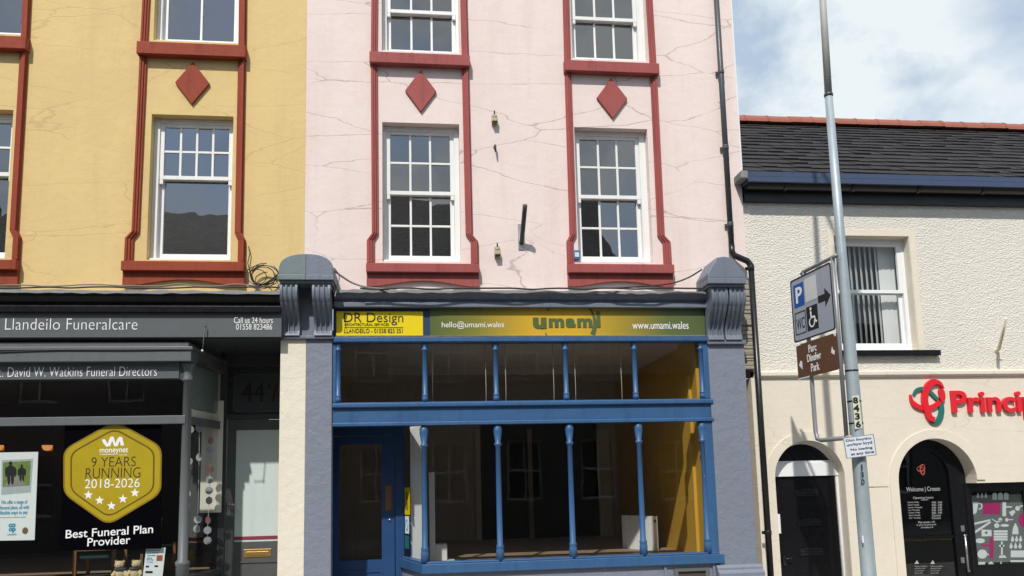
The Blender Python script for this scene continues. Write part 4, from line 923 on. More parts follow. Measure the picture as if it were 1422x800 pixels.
while x < xw1:
    L_ = .44; jz = random.uniform(-.008, .008); rj = .185
    prof = [(yr_ + rj * math.cos(R(a)), zr_ - .02 + jz + rj * .95 * math.sin(R(a))) for a in range(0, 181, 20)]
    rt.prof(prof, x + .006, x + L_ - .006); rt.prof([(yr_ + (rj + .008) * math.cos(R(a)), zr_ - .02 + jz + (rj + .008) * .95 * math.sin(R(a))) for a in range(0, 181, 20)], x + L_ - .03, x + L_ + .012); x += L_
rt.build('ridge_tiles', M['terracotta'], cb)

# ------------------------------------------------------------------ shop signs
def flat_sign(name, q, Y, th, m, label, cat='sign', bevel=.003):
    t = thing(name, ((q[0] + q[1]) / 2, Y, q[2]), label, cat); b_ = MB(); b_.box(q[0], q[1], Y, Y + th, q[2], q[3]); b_.build('board', m, t, bevel=bevel); return t
q = rect(-90, 433, 391, 468.5, YFN); q = (q[0], xf1, q[2], q[3])
t = flat_sign('fascia_sign', q, YFN, .035, M['signgrey'], 'long grey fascia sign reading Llandeilo Funeralcare')
b_ = MB(); ptext(b_, 'Llandeilo Funeralcare', 7.5, 442.5, 191, 458, YFN - .001, space=1.03, bold=-.014); ptext(b_, 'Call us 24 hours', 325, 440.5, 379, 449, YFN - .001); ptext(b_, '01558 823486', 328, 450, 378, 458, YFN - .001); b_.build('lettering', M['txtwhite'], t)
q = rect(-120, 503.5, 249, 527, YBY); t = flat_sign('bay_sign', q, YBY - .004, .014, M['signgrey'], 'grey strip sign over the bay window reading David W. Watkins Funeral Directors')
b_ = MB(); ptext(b_, 'Inc. David W. Watkins Funeral Directors', -13, 509.5, 218, 523, YBY - .005, space=1.02, bold=-.01); b_.build('lettering', M['txtwhite'], t)
YS = -.10
q = rect(467, 432.5, 587.5, 466, YS); t = flat_sign('office_sign', q, YS, .012, M['signyellow'], 'bright yellow office sign reading DR Design under the cornice')
b_ = MB(); ptext(b_, 'DR Design', 477.5, 434.5, 560, 451.5, YS - .001, bold=-.005); ptext(b_, 'ARCHITECTURAL SERVICES', 478, 449, 540, 452.5, YS - .001); ptext(b_, 'LLANDEILO - 01558 823 351', 478, 456.5, 559, 462.5, YS - .001)
q2 = rect(478, 454.6, 560, 455.2, YS); b_.box(q2[0], q2[1], YS - .004, YS, q2[2], q2[3]); b_.build('lettering', M['txtblack'], t)
b_ = MB(); ptext(b_, 'ARCHITECTURAL DESIGN BY', 477, 426.5, 546, 431, YS + .005); b_.build('small_lettering', paint('faint grey lettering', (.05, .06, .09), .5, bump=0, grime=0), t)
q = rect(597, 423, 979, 467, YS)
gm = gradient_x('green to amber print', [(0, (.075, .11, .025)), (.16, (.20, .19, .02)), (.36, (.60, .36, .015)), (.52, (.62, .38, .015)), (.68, (.36, .25, .02)), (.86, (.10, .13, .03)), (1, (.075, .11, .035))], (q[0] - q[1]) / 2, (q[1] - q[0]) / 2)
t = flat_sign('restaurant_sign', q, YS, .014, gm, 'green to amber fascia sign reading umami, with web and mail addresses')
t.location.z = q[2]
b_ = MB(); ptext(b_, 'hello@umami.wales', 613.5, 446.5, 700, 457, YS - .001); ptext(b_, 'www.umami.wales', 878, 446.5, 956, 457, YS - .001); b_.build('lettering', M['txtwhite'], t)
b_ = MB(); ptext(b_, 'u', 740, 441, 759, 457, YS - .002, bold=.06); ptext(b_, 'm', 762, 442, 783.5, 455, YS - .002, bold=.05); ptext(b_, 'a', 785.5, 442, 799.5, 455, YS - .002, bold=.05); ptext(b_, 'm', 801.5, 442, 822.5, 455, YS - .002, bold=.05); ptext(b_, 'i', 828, 432, 834, 455, YS - .002, bold=.05)
def parc(mb, cx, cy, r, a0, a1, w0, w1, Y, mi=0, n=24):
    o_, i_ = [], []
    for i in range(n + 1):
        u = i / n; a = R(a0 + (a1 - a0) * u); w_ = w0 + (w1 - w0) * u
        for lst, rr in ((o_, r + w_ / 2), (i_, r - w_ / 2)):
            p = P(cx + rr * math.cos(a), cy - rr * math.sin(a), Y); lst.append((p.x, p.z))
    plate(mb, o_ + list(reversed(i_)), [], Y - .005, Y - .001)
parc(b_, 790, 450, 36, 46, -24, 1.2, 7, YS); parc(b_, 790, 450, 35, 148, 136, 2.2, 1.2, YS); parc(b_, 790, 450, 35, 201, 210, 1.2, 2.2, YS)
b_.build('emblem', M['txtgreen'], t)
q = rect(466, 466, 981, 467.6, -.11); b_ = MB(); b_.box(q[0], q[1], -.115, -.09, q[2], q[3]); b_.build('sign_trim', M['steel'], pb)

# trefoil emblem and red letters on the cream wall
YSg = YL - .045
t = thing('emblem_sign', (P(1288, 588, YSg).x, YSg, P(1288, 588, YSg).z), 'red and green looped knot emblem on the cream wall beside red letters', 'sign')
def ribbon(mb, path, w, Y, th, org, sc_, c0=None, n=6, taper=(.35, .6)):
    """flat strip along a smooth line; path in sign units, placed with its corner at the point org"""
    pts = []
    for i in range(len(path) - 1):
        p0, p1, p2, p3 = [Vector(path[max(0, min(len(path) - 1, j))]) for j in (i - 1, i, i + 1, i + 2)]
        for k in range(n):
            u = k / n; pts.append(.5 * (2 * p1 + (p2 - p0) * u + (2 * p0 - 5 * p1 + 4 * p2 - p3) * u * u + (3 * p1 - p0 - 3 * p2 + p3) * u ** 3))
    pts.append(Vector(path[-1])); L_, R_ = [], []
    m_ = len(pts) - 1
    for i, p in enumerate(pts):
        d_ = (pts[min(i + 1, m_)] - pts[max(i - 1, 0)]).normalized(); nn = Vector((-d_.y, d_.x)); u = i / m_
        k = min(1, taper[0] + (1 - taper[0]) * u / .25, taper[1] + (1 - taper[1]) * (1 - u) / .25) * w / 2
        L_.append(p + nn * k); R_.append(p - nn * k)
    poly = [(org.x + q_.x * sc_, org.z - q_.y * sc_) for q_ in L_ + R_[::-1]]
    plate(mb, poly, [], Y, Y + th)
KNOT = dict(red=[([(622, 195), (570, 115), (480, 92), (400, 130), (340, 220), (312, 320), (310, 430), (335, 550), (375, 630), (430, 650)], 92, 0, (.15, .8)), ([(575, 195), (592, 290), (575, 385)], 85, .002, (.5, .3)), ([(95, 275), (112, 380), (185, 450), (290, 478), (400, 470), (490, 432), (550, 385)], 72, .012, (.25, .9))],
            green=[([(150, 285), (200, 215), (290, 190), (400, 230), (480, 310), (525, 355)], 55, .02, (.5, .9)), ([(572, 400), (568, 520), (535, 620), (470, 690), (380, 702)], 82, .02, (.8, .2))])
for nm in ('red', 'green'):
    for path, w_, dy, tp in KNOT[nm]:
        b_ = MB(); o_ = P(1255, 522, YSg); ribbon(b_, path, w_, YSg + dy, YL - .001 - YSg - dy, o_, (P(1325, 560, YSg).x - o_.x) / 757, taper=tp); b_.build(nm + '_loop', M['prred' if nm == 'red' else 'prgreen'], t, bevel=.003)
t = thing('letter_sign', (P(1400, 574, YSg).x, YSg, P(1400, 574, YSg).z), 'raised red letters spelling Principality on the cream wall', 'sign')
xL, zB = P(1324, 574, YSg).x, P(1372, 571.5, YSg).z; zTop = P(1372, 542, YSg).z
me = text_mesh('Principality', bold=.022, extrude=.02); vs = [v.co for v in me.vertices]
capH = max(v.y for v in vs if v.x < .7 and v.x > 0); capH = max(v.y for v in vs if v.x < .45)
dn = P(1408, 590, YSg).x
s_ = (zTop - zB) / capH
i4 = text_mesh('Princi', bold=.022, extrude=.02); w4 = max(v.co.x for v in i4.vertices) - min(v.co.x for v in i4.vertices); x0t = min(v.x for v in vs)
sx = (P(1419, 560, YSg).x - xL) / w4
for v in me.vertices: v.co = Vector((xL + (v.co.x - x0t) * sx, YSg if v.co.z > 0 else YL - .001, zB + v.co.y * s_))
b_ = MB(); b_.mesh(me); b_.build('lettering', M['prred'], t, bevel=.003)

# white lettering on the shop door
YG2 = yg + .028
t = thing('door_lettering', (P(1280, 780, YG2).x, YG2, P(1280, 790, YG2).z), 'white opening hours lettering with small red knot on the dark arched door', 'window lettering')
b_ = MB(); ptext(b_, 'Welcome | Croeso', 1258.5, 676, 1305.5, 684, YG2, depth=.001); ptext(b_, 'Opening hours', 1268, 689.5, 1296, 693.5, YG2, depth=.001); q = rect(1279, 694, 1289, 694.6, YG2); b_.box(q[0], q[1], YG2 - .001, YG2, q[2], q[3])
for i, d in enumerate(('Dydd Llun / Monday', 'Mawrth / Tuesday', 'Mercher / Wednesday', 'Iau / Thursday', 'Gwener / Friday', 'Sadwrn / Saturday', 'Sul / Sunday')):
    y = 696.5 + i * 3.6; ptext(b_, d, 1260.5 + i * .3, y, 1276 + i * .4 + 4 * (i == 2), y + 2.6, YG2, depth=.001); ptext(b_, '9:00 - 5:00' if i < 5 else 'Closed', 1294, y, 1308 - 2 * (i > 4), y + 2.6, YG2, depth=.001)
ptext(b_, 'Mae croeso i chi', 1275, 723.5, 1298, 726.5, YG2, depth=.001); ptext(b_, 'In your local branch', 1273, 727.5, 1300, 730.5, YG2, depth=.001); ptext(b_, 'principality.co.uk', 1279, 731, 1296, 734, YG2, depth=.001)
for cx_ in (1273, 1295):
    pq = [P(cx_ - 3.2, 783, YG2), P(cx_ + 3.2, 783, YG2), P(cx_ + .3, 778, YG2)]; b_.prism([(p.x, p.z) for p in pq], YG2 - .001, YG2)
    for k in range(4): ptext(b_, ('Talk to us about', 'saving for later', 'or your first home', 'come in today')[k], cx_ - 3, 785.5 + k * 3.2, cx_ + 14 - 2 * k, 787.2 + k * 3.2, YG2, depth=.001)
b_.build('lettering', M['txtfaint'], t)
b_ = MB(); o_ = P(1270.5, 643.5, YG2); k_ = (P(1287, 655, YG2).x - o_.x) / 720
for path, w_, dy, tp in KNOT['red'] + KNOT['green']: ribbon(b_, path, w_ * .8, YG2 - .002 + dy * .05, .0005, o_, k_, taper=tp)
b_.build('red_knot', paint('faded red film', (.42, .08, .07), .5, bump=0, grime=0), t)

# patterned film in the shop window
YM = yg + .016
q = rect(1349.5, 683.5, 1700, 830, YM); q = (q[0], bxe - .02, .32, q[3])
t = thing('window_film', ((q[0] + q[1]) / 2, YM, q[2]), 'grey window film printed with pale and magenta household silhouettes', 'window film')
b_ = MB(); b_.box(q[0], q[1], YM, YM + .003, q[2], q[3]); b_.build('film', M['greyfilm'], t)
def pp(pts): return [(P(a, b, YM).x, P(a, b, YM).z) for a, b in pts]
wm, mm = MB(), MB()
def shp(mb, pts): plate(mb, pp(pts), [], YM - .002, YM - .0003)
def bx(mb, a, b, c, d): shp(mb, [(a, d), (c, d), (c, b), (a, b)])
def el(mb, cx, cy, rx, ry, n=16, rot=0):
    c, s = math.cos(R(rot)), math.sin(R(rot)); shp(mb, [(cx + rx * math.cos(2 * math.pi * i / n) * c - ry * math.sin(2 * math.pi * i / n) * s, cy - (rx * math.cos(2 * math.pi * i / n) * s + ry * math.sin(2 * math.pi * i / n) * c)) for i in range(n)])
def drop(mb, cx, cy, w, h): shp(mb, [(cx, cy - h / 2), (cx + w * .3, cy - h * .1), (cx + w / 2, cy + h * .2), (cx + w * .3, cy + h * .45), (cx, cy + h / 2), (cx - w * .3, cy + h * .45), (cx - w / 2, cy + h * .2), (cx - w * .3, cy - h * .1)])
def pattern(dx, dy, flip=0):
    for i in range(3): drop(wm, 1358 + dx + i * 5.5, 688 + dy, 4, 8)
    for i in range(3): shp(wm, [(1378 + dx + i * 8, 694 + dy), (1384.5 + dx + i * 8, 694 + dy), (1384.5 + dx + i * 8, 686 + dy), (1381 + dx + i * 8, 683.8 + dy), (1378 + dx + i * 8, 686 + dy)])
    shp(wm, [(1351.5 + dx, 715 + dy), (1356 + dx, 712 + dy), (1359 + dx, 697 + dy), (1351 + dx, 697 + dy)]); parc2(wm, 1359.5 + dx, 703 + dy, 4, 100, -100, 1.6)
    bx(mm, 1365 + dx, 698 + dy, 1389 + dx, 714 + dy)
    bx(wm, 1392 + dx, 697 + dy, 1397 + dx, 717 + dy); bx(wm, 1397 + dx, 703 + dy, 1405 + dx, 705 + dy)
    shp(wm, [(1405 + dx, 717.5 + dy), (1410 + dx, 711 + dy), (1408 + dx, 708 + dy), (1401 + dx, 711 + dy)]); el(wm, 1413 + dx, 706 + dy, 3.3, 3.3); shp(wm, [(1415 + dx, 705 + dy), (1422 + dx, 702.5 + dy), (1422 + dx, 701 + dy), (1414 + dx, 703 + dy)])
    el(mm, 1420 + dx, 723 + dy, 5.5, 10, rot=15)
    shp(wm, [(1353 + dx, 729 + dy), (1375 + dx, 723.5 + dy), (1375 + dx, 721 + dy), (1353 + dx, 726 + dy)]); shp(wm, [(1354 + dx, 741 + dy), (1376 + dx, 726 + dy), (1375 + dx, 723.5 + dy), (1354 + dx, 737 + dy)])
    shp(wm, [(1377 + dx, 720 + dy), (1384 + dx, 724 + dy), (1390 + dx, 722 + dy), (1390 + dx, 724.5 + dy), (1384 + dx, 726 + dy), (1377 + dx, 721 + dy)]); el(wm, 1389 + dx, 721.5 + dy, 2.5, 2.5); el(wm, 1398 + dx, 722 + dy, 2.2, 2.6); bx(wm, 1400 + dx, 721 + dy, 1407 + dx, 722.3 + dy)
    el(wm, 1384 + dx, 730 + dy, 3.6, 3.3); el(wm, 1395 + dx, 729.7 + dy, 6, 2.0); bx(wm, 1387 + dx, 729.3 + dy, 1390 + dx, 730.3 + dy)
    shp(wm, [(1405.5 + dx, 742 + dy), (1414.5 + dx, 742 + dy), (1413.5 + dx, 733 + dy), (1410 + dx, 726 + dy), (1406.5 + dx, 733 + dy)])
    plate(wm, pp([(1363 + dx, 745 + dy), (1377 + dx, 744.5 + dy), (1376.5 + dx, 736 + dy), (1363 + dx, 735.5 + dy)]), [pp([(1367.3 + dx, 740 + dy), (1368.6 + dx, 742 + dy), (1371 + dx, 741.5 + dy), (1371.5 + dx, 739 + dy), (1369 + dx, 737.5 + dy)])], YM - .002, YM - .0003)
    for k in range(4): bx(wm, 1380 + dx, 736.5 + dy + k * 3.7, 1399 + dx, 739.5 + dy + k * 3.7)
    bx(wm, 1390 + dx, 752 + dy, 1392.3 + dx, 772 + dy); el(wm, 1391 + dx, 758 + dy, 4, 1.8); shp(wm, [(1387 + dx, 775 + dy), (1398 + dx, 774.5 + dy), (1395 + dx, 771 + dy), (1388 + dx, 771.5 + dy)])
    for k in range(3): drop(wm, 1406 + dx + 5.6 * k, 748 + dy, 4.6, 9); drop(wm, 1404 + dx + 6.2 * k, 757.5 + dy, 4.8, 9)
    el(wm, 1361 + dx, 751 + dy, 6.6, 3.4); bx(mm, 1374 + dx, 746 + dy, 1379.5 + dx, 775 + dy); bx(mm, 1363 + dx, 756 + dy, 1374 + dx, 758.5 + dy)
    el(wm, 1364 + dx, 769.5 + dy, 6.8, 6.4); bx(wm, 1371 + dx, 769 + dy, 1373 + dx, 771 + dy)
    bx(wm, 1403.5 + dx, 764.5 + dy, 1423 + dx, 774 + dy); bx(wm, 1403 + dx, 778 + dy, 1423 + dx, 780.5 + dy)
    plate(wm, pp([(1358.5 + dx, 795 + dy), (1368 + dx, 795 + dy), (1368 + dx, 780.5 + dy), (1358.5 + dx, 780.5 + dy)]), [pp([(1363.5 + dx, 786 + dy), (1363.5 + dx, 791 + dy), (1365.5 + dx, 791 + dy), (1365.5 + dx, 786 + dy)])], YM - .002, YM - .0003)
    drop(wm, 1376 + dx, 782 + dy, 8, 5); drop(wm, 1377 + dx, 794 + dy, 8, 14)
    shp(wm, [(1388 + dx, 801 + dy), (1392 + dx, 801 + dy), (1392 + dx, 796 + dy), (1395 + dx, 787 + dy), (1391.5 + dx, 784 + dy), (1390 + dx, 779 + dy), (1388.5 + dx, 784 + dy), (1385 + dx, 787 + dy), (1388 + dx, 796 + dy)])
    shp(wm, [(1404 + dx, 798 + dy), (1412 + dx, 798 + dy), (1411 + dx, 789 + dy), (1408 + dx, 783 + dy), (1405 + dx, 789 + dy)]); bx(mm, 1414 + dx, 784 + dy, 1424 + dx, 800 + dy)
def parc2(mb, cx, cy, r, a0, a1, w_, n=14):
    o_ = [(cx + (r + w_ / 2) * math.cos(R(a0 + (a1 - a0) * i / n)), cy - (r + w_ / 2) * math.sin(R(a0 + (a1 - a0) * i / n))) for i in range(n + 1)]
    i_ = [(cx + (r - w_ / 2) * math.cos(R(a0 + (a1 - a0) * i / n)), cy - (r - w_ / 2) * math.sin(R(a0 + (a1 - a0) * i / n))) for i in range(n + 1)]
    shp(mb, o_ + list(reversed(i_)))
pattern(0, 0); pattern(76, 0)
wm.build('pale_silhouettes', M['filmwhite'], t); mm.build('magenta_silhouettes', M['magenta'], t)

# ------------------------------------------------------------------ funeral window: sticker, poster, cards
YV = YBY + .047
def v(pts, Y=YV): return [(P(a, b, Y).x, P(a, b, Y).z) for a, b in pts]
def rounded(pts, k=.18, n=5):
    res = []
    m_ = len(pts)
    for i in range(m_):
        p0, p1, p2 = Vector(pts[i - 1]), Vector(pts[i]), Vector(pts[(i + 1) % m_])
        a, b = p1 + (p0 - p1) * k, p1 + (p2 - p1) * k
        for j in range(n + 1): u = j / n; res.append(tuple(a * (1 - u) ** 2 + p1 * 2 * u * (1 - u) + b * u * u))
    return res
t = thing('award_sticker', (P(155, 762, YV).x, YV, P(155, 762, YV).z), 'gold hexagonal award sticker on the bay window reading 9 years running', 'sticker')
hexo = [(88, 686), (88, 624), (160, 584), (225, 620), (224, 686), (150, 730)]
def shrink(pts, k, c=(156.5, 657)): return [(c[0] + (a - c[0]) * k, c[1] + (b - c[1]) * k) for a, b in pts]
b_ = MB(); plate(b_, v([(82, 765), (224, 762), (224, 590), (90, 592)]), [], YV - .0006, YV); b_.build('dark_backing', M['film'], t)
b_ = MB(); plate(b_, v(rounded(hexo)), [], YV - .003, YV - .0008); b_.build('gold_border', M['goldedge'], t)
b_ = MB(); plate(b_, v(rounded(shrink(hexo, .965))), [v(rounded(shrink(hexo, .86)))], YV - .0036, YV - .003); plate(b_, v(rounded(shrink(hexo, .825))), [], YV - .0036, YV - .003)
b_.build('gold_face', M['gold'], t)
b_ = MB(); plate(b_, v(rounded(shrink(hexo, .845))), [v(rounded(shrink(hexo, .825)))], YV - .0042, YV - .0032); b_.build('inner_line', M['goldline'], t)
b_ = MB(); yv = YV - .004
ptext(b_, '9 YEARS', 127, 634.5, 188.5, 648, yv, depth=.001, bold=-.012); ptext(b_, 'RUNNING', 119, 649.5, 195, 664, yv, depth=.001, bold=-.012); b_.build('black_lettering', M['txtblack'], t)
b_ = MB(); ptext(b_, '2018-2026', 118, 665, 194, 677.5, yv, depth=.001, bold=-.006); b_.build('year_lettering', M['txtwhite'], t); b_ = MB(); ptext(b_, 'moneynet', 138.5, 622, 178, 631, yv, depth=.001, bold=.01); q = rect(139, 630.5, 164, 631.3, yv); b_.box(q[0], q[1], yv - .001, yv, q[2], q[3]); ptext(b_, '.co.uk', 165, 630, 177, 632.6, yv, depth=.001)
b_.build('white_lettering', M['txtwhite'], t)
def slant(k, xo): return lambda x, z, o: Vector((x, yv - o, z + (x - xo) * k))
for s_t, a_, b2_, c_, d_ in (('Best Funeral Plan', 91.5, 732.5, 212.5, 744), ('Provider', 121.5, 745.5, 181, 757)):
    b_ = MB(); q = rect(a_, b2_, c_, d_, yv); put_text(b_, s_t, *q, conv=slant(.035, (q[0] + q[1]) / 2), depth=.001, bold=.008); b_.build('caption', M['txtwhite'], t)
b_ = MB(); plate(b_, v([(141.5, 610.5), (146, 610), (149.5, 616.5), (152, 610), (154, 606.5), (158, 606.5), (160.5, 616), (163, 610), (166, 606.5), (170, 607.5), (172.5, 618.5), (168, 619), (166.5, 612), (163.5, 619.5), (159, 620), (156, 612), (153.5, 619.5), (148, 620.5), (144, 616)]), [], yv - .001, yv); b_.build('zigzag_mark', M['txtwhite'], t)
for cx_, cy_ in ((123, 687.5), (138.5, 695), (155, 702.5), (171, 693), (187.5, 684.5)):
    b_ = MB(); plate(b_, v([(cx_ + (6.6 if i % 2 == 0 else 2.8) * math.sin(math.pi * i / 5), cy_ - (6.6 if i % 2 == 0 else 2.8) * math.cos(math.pi * i / 5)) for i in range(10)][::-1]), [], yv - .001, yv); b_.build('star', M['txtwhite'], t)
YQ = YBY + .12
t = thing('poster', (P(24, 750, YQ).x, YQ, P(24, 750, YQ).z), 'white hanging poster with a photo of walkers and blue text in the bay window', 'poster')
b_ = MB(); plate(b_, v([(-6, 751), (48, 750), (53, 627.5), (-3, 628.5)], YQ), [], YQ, YQ + .004); b_.build('sheet', M['paper'], t)
b_ = MB(); plate(b_, v([(2, 687), (42.5, 683.5), (46, 637), (2.5, 639)], YQ), [], YQ - .002, YQ - .0005); b_.build('photo_border', paint('pale blue print', (.42, .5, .5), .6, bump=0, grime=0), t)
b_ = MB(); plate(b_, v([(4, 676), (41, 674), (43, 640), (4.5, 642)], YQ), [], YQ - .004, YQ - .0025); b_.build('photo', M['leafprint'], t)
b_ = MB(); plate(b_, v([(4.5, 676), (36, 674.2), (30, 664), (22, 660), (14, 664)], YQ), [], YQ - .005, YQ - .0042); b_.build('photo_path', M['paving'], t)
b_ = MB()
def oval(cx, cy, rx, ry, k): plate(b_, v([(cx + rx * math.cos(2 * math.pi * i / 14), cy - ry * math.sin(2 * math.pi * i / 14)) for i in range(14)], YQ), [], YQ - .0054 - k * .0004, YQ - .0052 - k * .0004)
for cx, hy, k_ in ((15, 643.5, 1.0), (30.5, 647, .72)):
    oval(cx, hy, 2.4 * k_, 2.9 * k_, 0); oval(cx + .3, hy + 10 * k_, 6.3 * k_, 7.5 * k_, 1); oval(cx - 5.5 * k_, hy + 12 * k_, 2.2 * k_, 7 * k_, 2); oval(cx + 6 * k_, hy + 12 * k_, 2.2 * k_, 7 * k_, 3); oval(cx - 2.4 * k_, hy + 22 * k_, 2.0 * k_, 8 * k_, 4); oval(cx + 2.6 * k_, hy + 21.5 * k_, 2.0 * k_, 8 * k_, 5)
b_.build('photo_figures', M['txtblack'], t)
b_ = MB(); ptext(b_, 'We offer a range of', 1.5, 694.5, 38, 701.5, YQ - .001, depth=.001, bold=.015); ptext(b_, 'funeral plans, all with', 0, 702, 40.5, 709, YQ - .001, depth=.001, bold=.015); ptext(b_, 'flexible ways to pay', 0, 709, 38.5, 716, YQ - .001, depth=.001, bold=.015)
ptext(b_, 'co', 12, 727, 21.8, 732.5, YQ - .001, depth=.001, bold=.06); ptext(b_, 'op', 12, 733, 21.8, 740, YQ - .001, depth=.001, bold=.06); ptext(b_, 'Llandeilo', 10.5, 740.5, 23, 743.5, YQ - .001, depth=.001); b_.build('blue_print', M['txtblue'], t)
b_ = MB(); ptext(b_, 'Terms and conditions apply', 0, 717.5, 36, 719.5, YQ - .001, depth=.001); c0 = P(35, 737, YQ); b_.prism([(c0.x + .033 * math.cos(math.pi * i / 4 + .4), c0.z + .04 * math.sin(math.pi * i / 4 + .4)) for i in range(8)], YQ - .002, YQ - .0005); b_.build('small_print', paint('brown print', (.18, .12, .05), .5, bump=0, grime=0), t)
YK = YBY + .09
t = thing('info_card', (P(215, 800, YK).x, YK, P(215, 806, YK).z), 'white information card standing on the bay window ledge beside two bears', 'card')
b_ = MB(); plate(b_, v([(197.5, 806), (225, 806), (230, 760.5), (203, 761.5)], YK), [], YK, YK + .006); b_.build('sheet', M['paper'], t)
b_ = MB()
for i, (a, b) in enumerate(((205, 222), (204.5, 219), (204.5, 216), (204, 211))): ptext(b_, ('Planning ahead', 'your funeral', 'made simple', 'call us')[i], a, 763.5 + i * 3.4, b, 766 + i * 3.4, YK - .001, depth=.001, bold=.02)
for i in range(3): ptext(b_, ('Ask in store', 'for a guide', 'today')[i], 203.5, 776 + i * 2.3, 213, 777.8 + i * 2.3, YK - .001, depth=.001)
b_.build('blue_print', M['txtblue'], t)
b_ = MB()
for a, b, c, d in ((202.5, 785.5, 207, 788), (214.5, 785, 219.5, 787.5), (202, 793, 212, 796)): plate(b_, v([(a, d), (c, d), (c, b), (a, b)], YK), [], YK - .002, YK - .0005)
b_.build('black_print', M['txtblack'], t)
b_ = MB(); plate(b_, v([(217, 779), (225.5, 779), (226, 771), (218, 771)], YK), [], YK - .002, YK - .0005); b_.build('photo', paint('warm photo print', (.35, .1, .06), .5, var=.6, scale=40, bump=0, grime=0), t)

# teddy bears on the ledge
def bear(cx, top, sc_, label, tilt):
    c = P(cx, 800, YBY + .16); s = sc_; ox, oy = c.x, YBY + .16; zt = P(cx, top, oy).z
    bz = zt - .30 * s
    t = thing('teddy_bear', (ox, oy, bz), label, 'teddy bear', 'teddy bears on the ledge')
    b_ = MB(); Z = lambda z: bz + z * s
    b_.ball((ox, oy, Z(.09)), (.065 * s, .055 * s, .085 * s)); hx = ox + tilt * .02
    b_.ball((hx, oy - .01, Z(.22)), (.062 * s, .055 * s, .055 * s)); b_.ball((hx, oy - .06 * s, Z(.21)), (.03 * s, .025 * s, .024 * s))
    for sd in (-1, 1):
        b_.ball((hx + sd * .048 * s, oy, Z(.268 + tilt * sd * .004)), (.022 * s, .012 * s, .022 * s)); b_.tube([(ox + sd * .05 * s, oy, Z(.14)), (ox + sd * .085 * s, oy - .03 * s, Z(.09)), (ox + sd * .075 * s, oy - .05 * s, Z(.05))], [.026 * s, .026 * s, .02 * s], 10)
        b_.tube([(ox + sd * .04 * s, oy - .01, Z(.03)), (ox + sd * .06 * s, oy - .07 * s, Z(.025)), (ox + sd * .065 * s, oy - .10 * s, Z(.035))], [.034 * s, .03 * s, .03 * s], 10)
    b_.build('body', M['fur'], t)
    f = MB(); f.ball((hx, oy - .083 * s, Z(.218)), (.009 * s, .006 * s, .007 * s), n=6)
    for sd in (-1, 1): f.ball((hx + sd * .024 * s, oy - .055 * s, Z(.237)), .006 * s, n=6)
    f.build('face', M['txtblack'], t)
    f = MB(); f.tube([(ox + .066 * s * math.cos(a * math.pi / 8), oy + .056 * s * math.sin(a * math.pi / 8), Z(.165)) for a in range(17)], .014 * s, 8); f.build('scarf', M['scarf'], t)
bear(167, 776, .85, 'cream teddy bear in a dark scarf, its head level, farther from the card', -.5)
bear(187.5, 775, .85, 'cream teddy bear with its head tilted, sitting right beside the white card', .8)
# wooden chairs inside
def chair(x, y, zt, label, rz):
    t = thing('wooden_chair', (x, y, ZS - .05), label, 'chair', 'wooden chairs in the funeral shop')
    zb = ZS - .05; h = zt - zb; c, s = math.cos(rz), math.sin(rz)
    def B(nm, a0, a1, b0, b1, z0, z1, m):
        b_ = MB(); b_.box(a0, a1, b0, b1, z0, z1)
        for v_ in b_.v: v_.x, v_.y = x + v_.x * c - v_.y * s, y + v_.x * s + v_.y * c
        b_.build(nm, m, t, bevel=.006)
    for sx in (-1, 1):
        B('leg', sx * .22 - .022, sx * .22 + .022, -.24, -.20, zb, zb + h, M['chairwood']); B('leg', sx * .22 - .02, sx * .22 + .02, .20, .24, zb, zb + h * .55, M['chairwood'])
    B('top_rail', -.245, .245, -.245, -.195, zb + h, zb + h + .04, M['chairwood']); B('lower_rail', -.198, .198, -.235, -.205, zb + h * .52, zb + h * .52 + .07, M['chairwood'])
    B('back_pad', -.198, .198, -.232, -.208, zb + h * .62, zb + h - .002, M['chairgreen']); B('seat', -.198, .198, -.19, .25, zb + h * .38, zb + h * .5, M['chairgreen'])
yc = .75
chair(P(141, 760, yc).x, yc, P(141, 727, yc).z, 'wooden chair with green back pad behind the lettering Provider', .05)
chair(P(209, 760, yc + .5).x, yc + .5, P(209, 723, yc + .5).z, 'wooden chair with green back pad behind the white card', -.15)
# uplighter bowls
for px, lab in ((66, 'glowing amber wall light bowl right of the hanging poster'), (-2, 'glowing amber wall light bowl above the poster, cut by the photo edge')):
    c = P(px, 621, 4.05); t = thing('wall_light', (c.x, 4.05, c.z - .1), lab, 'wall light', 'wall lights in the funeral shop')
    b_ = MB(); pf = [(.015, -.06), (.055, -.045), (.078, -.01), (.083, .03)]; b_.lathe(c.x, 4.04, [(r_ * .95, c.z + z_) for r_, z_ in pf], 20); b_.build('bowl', M['lampglow'], t)
    b_ = MB(); b_.box(c.x - .04, c.x + .04, 4.15, 4.198, c.z - .06, c.z + .02); b_.build('back_plate', M['brass'], t)
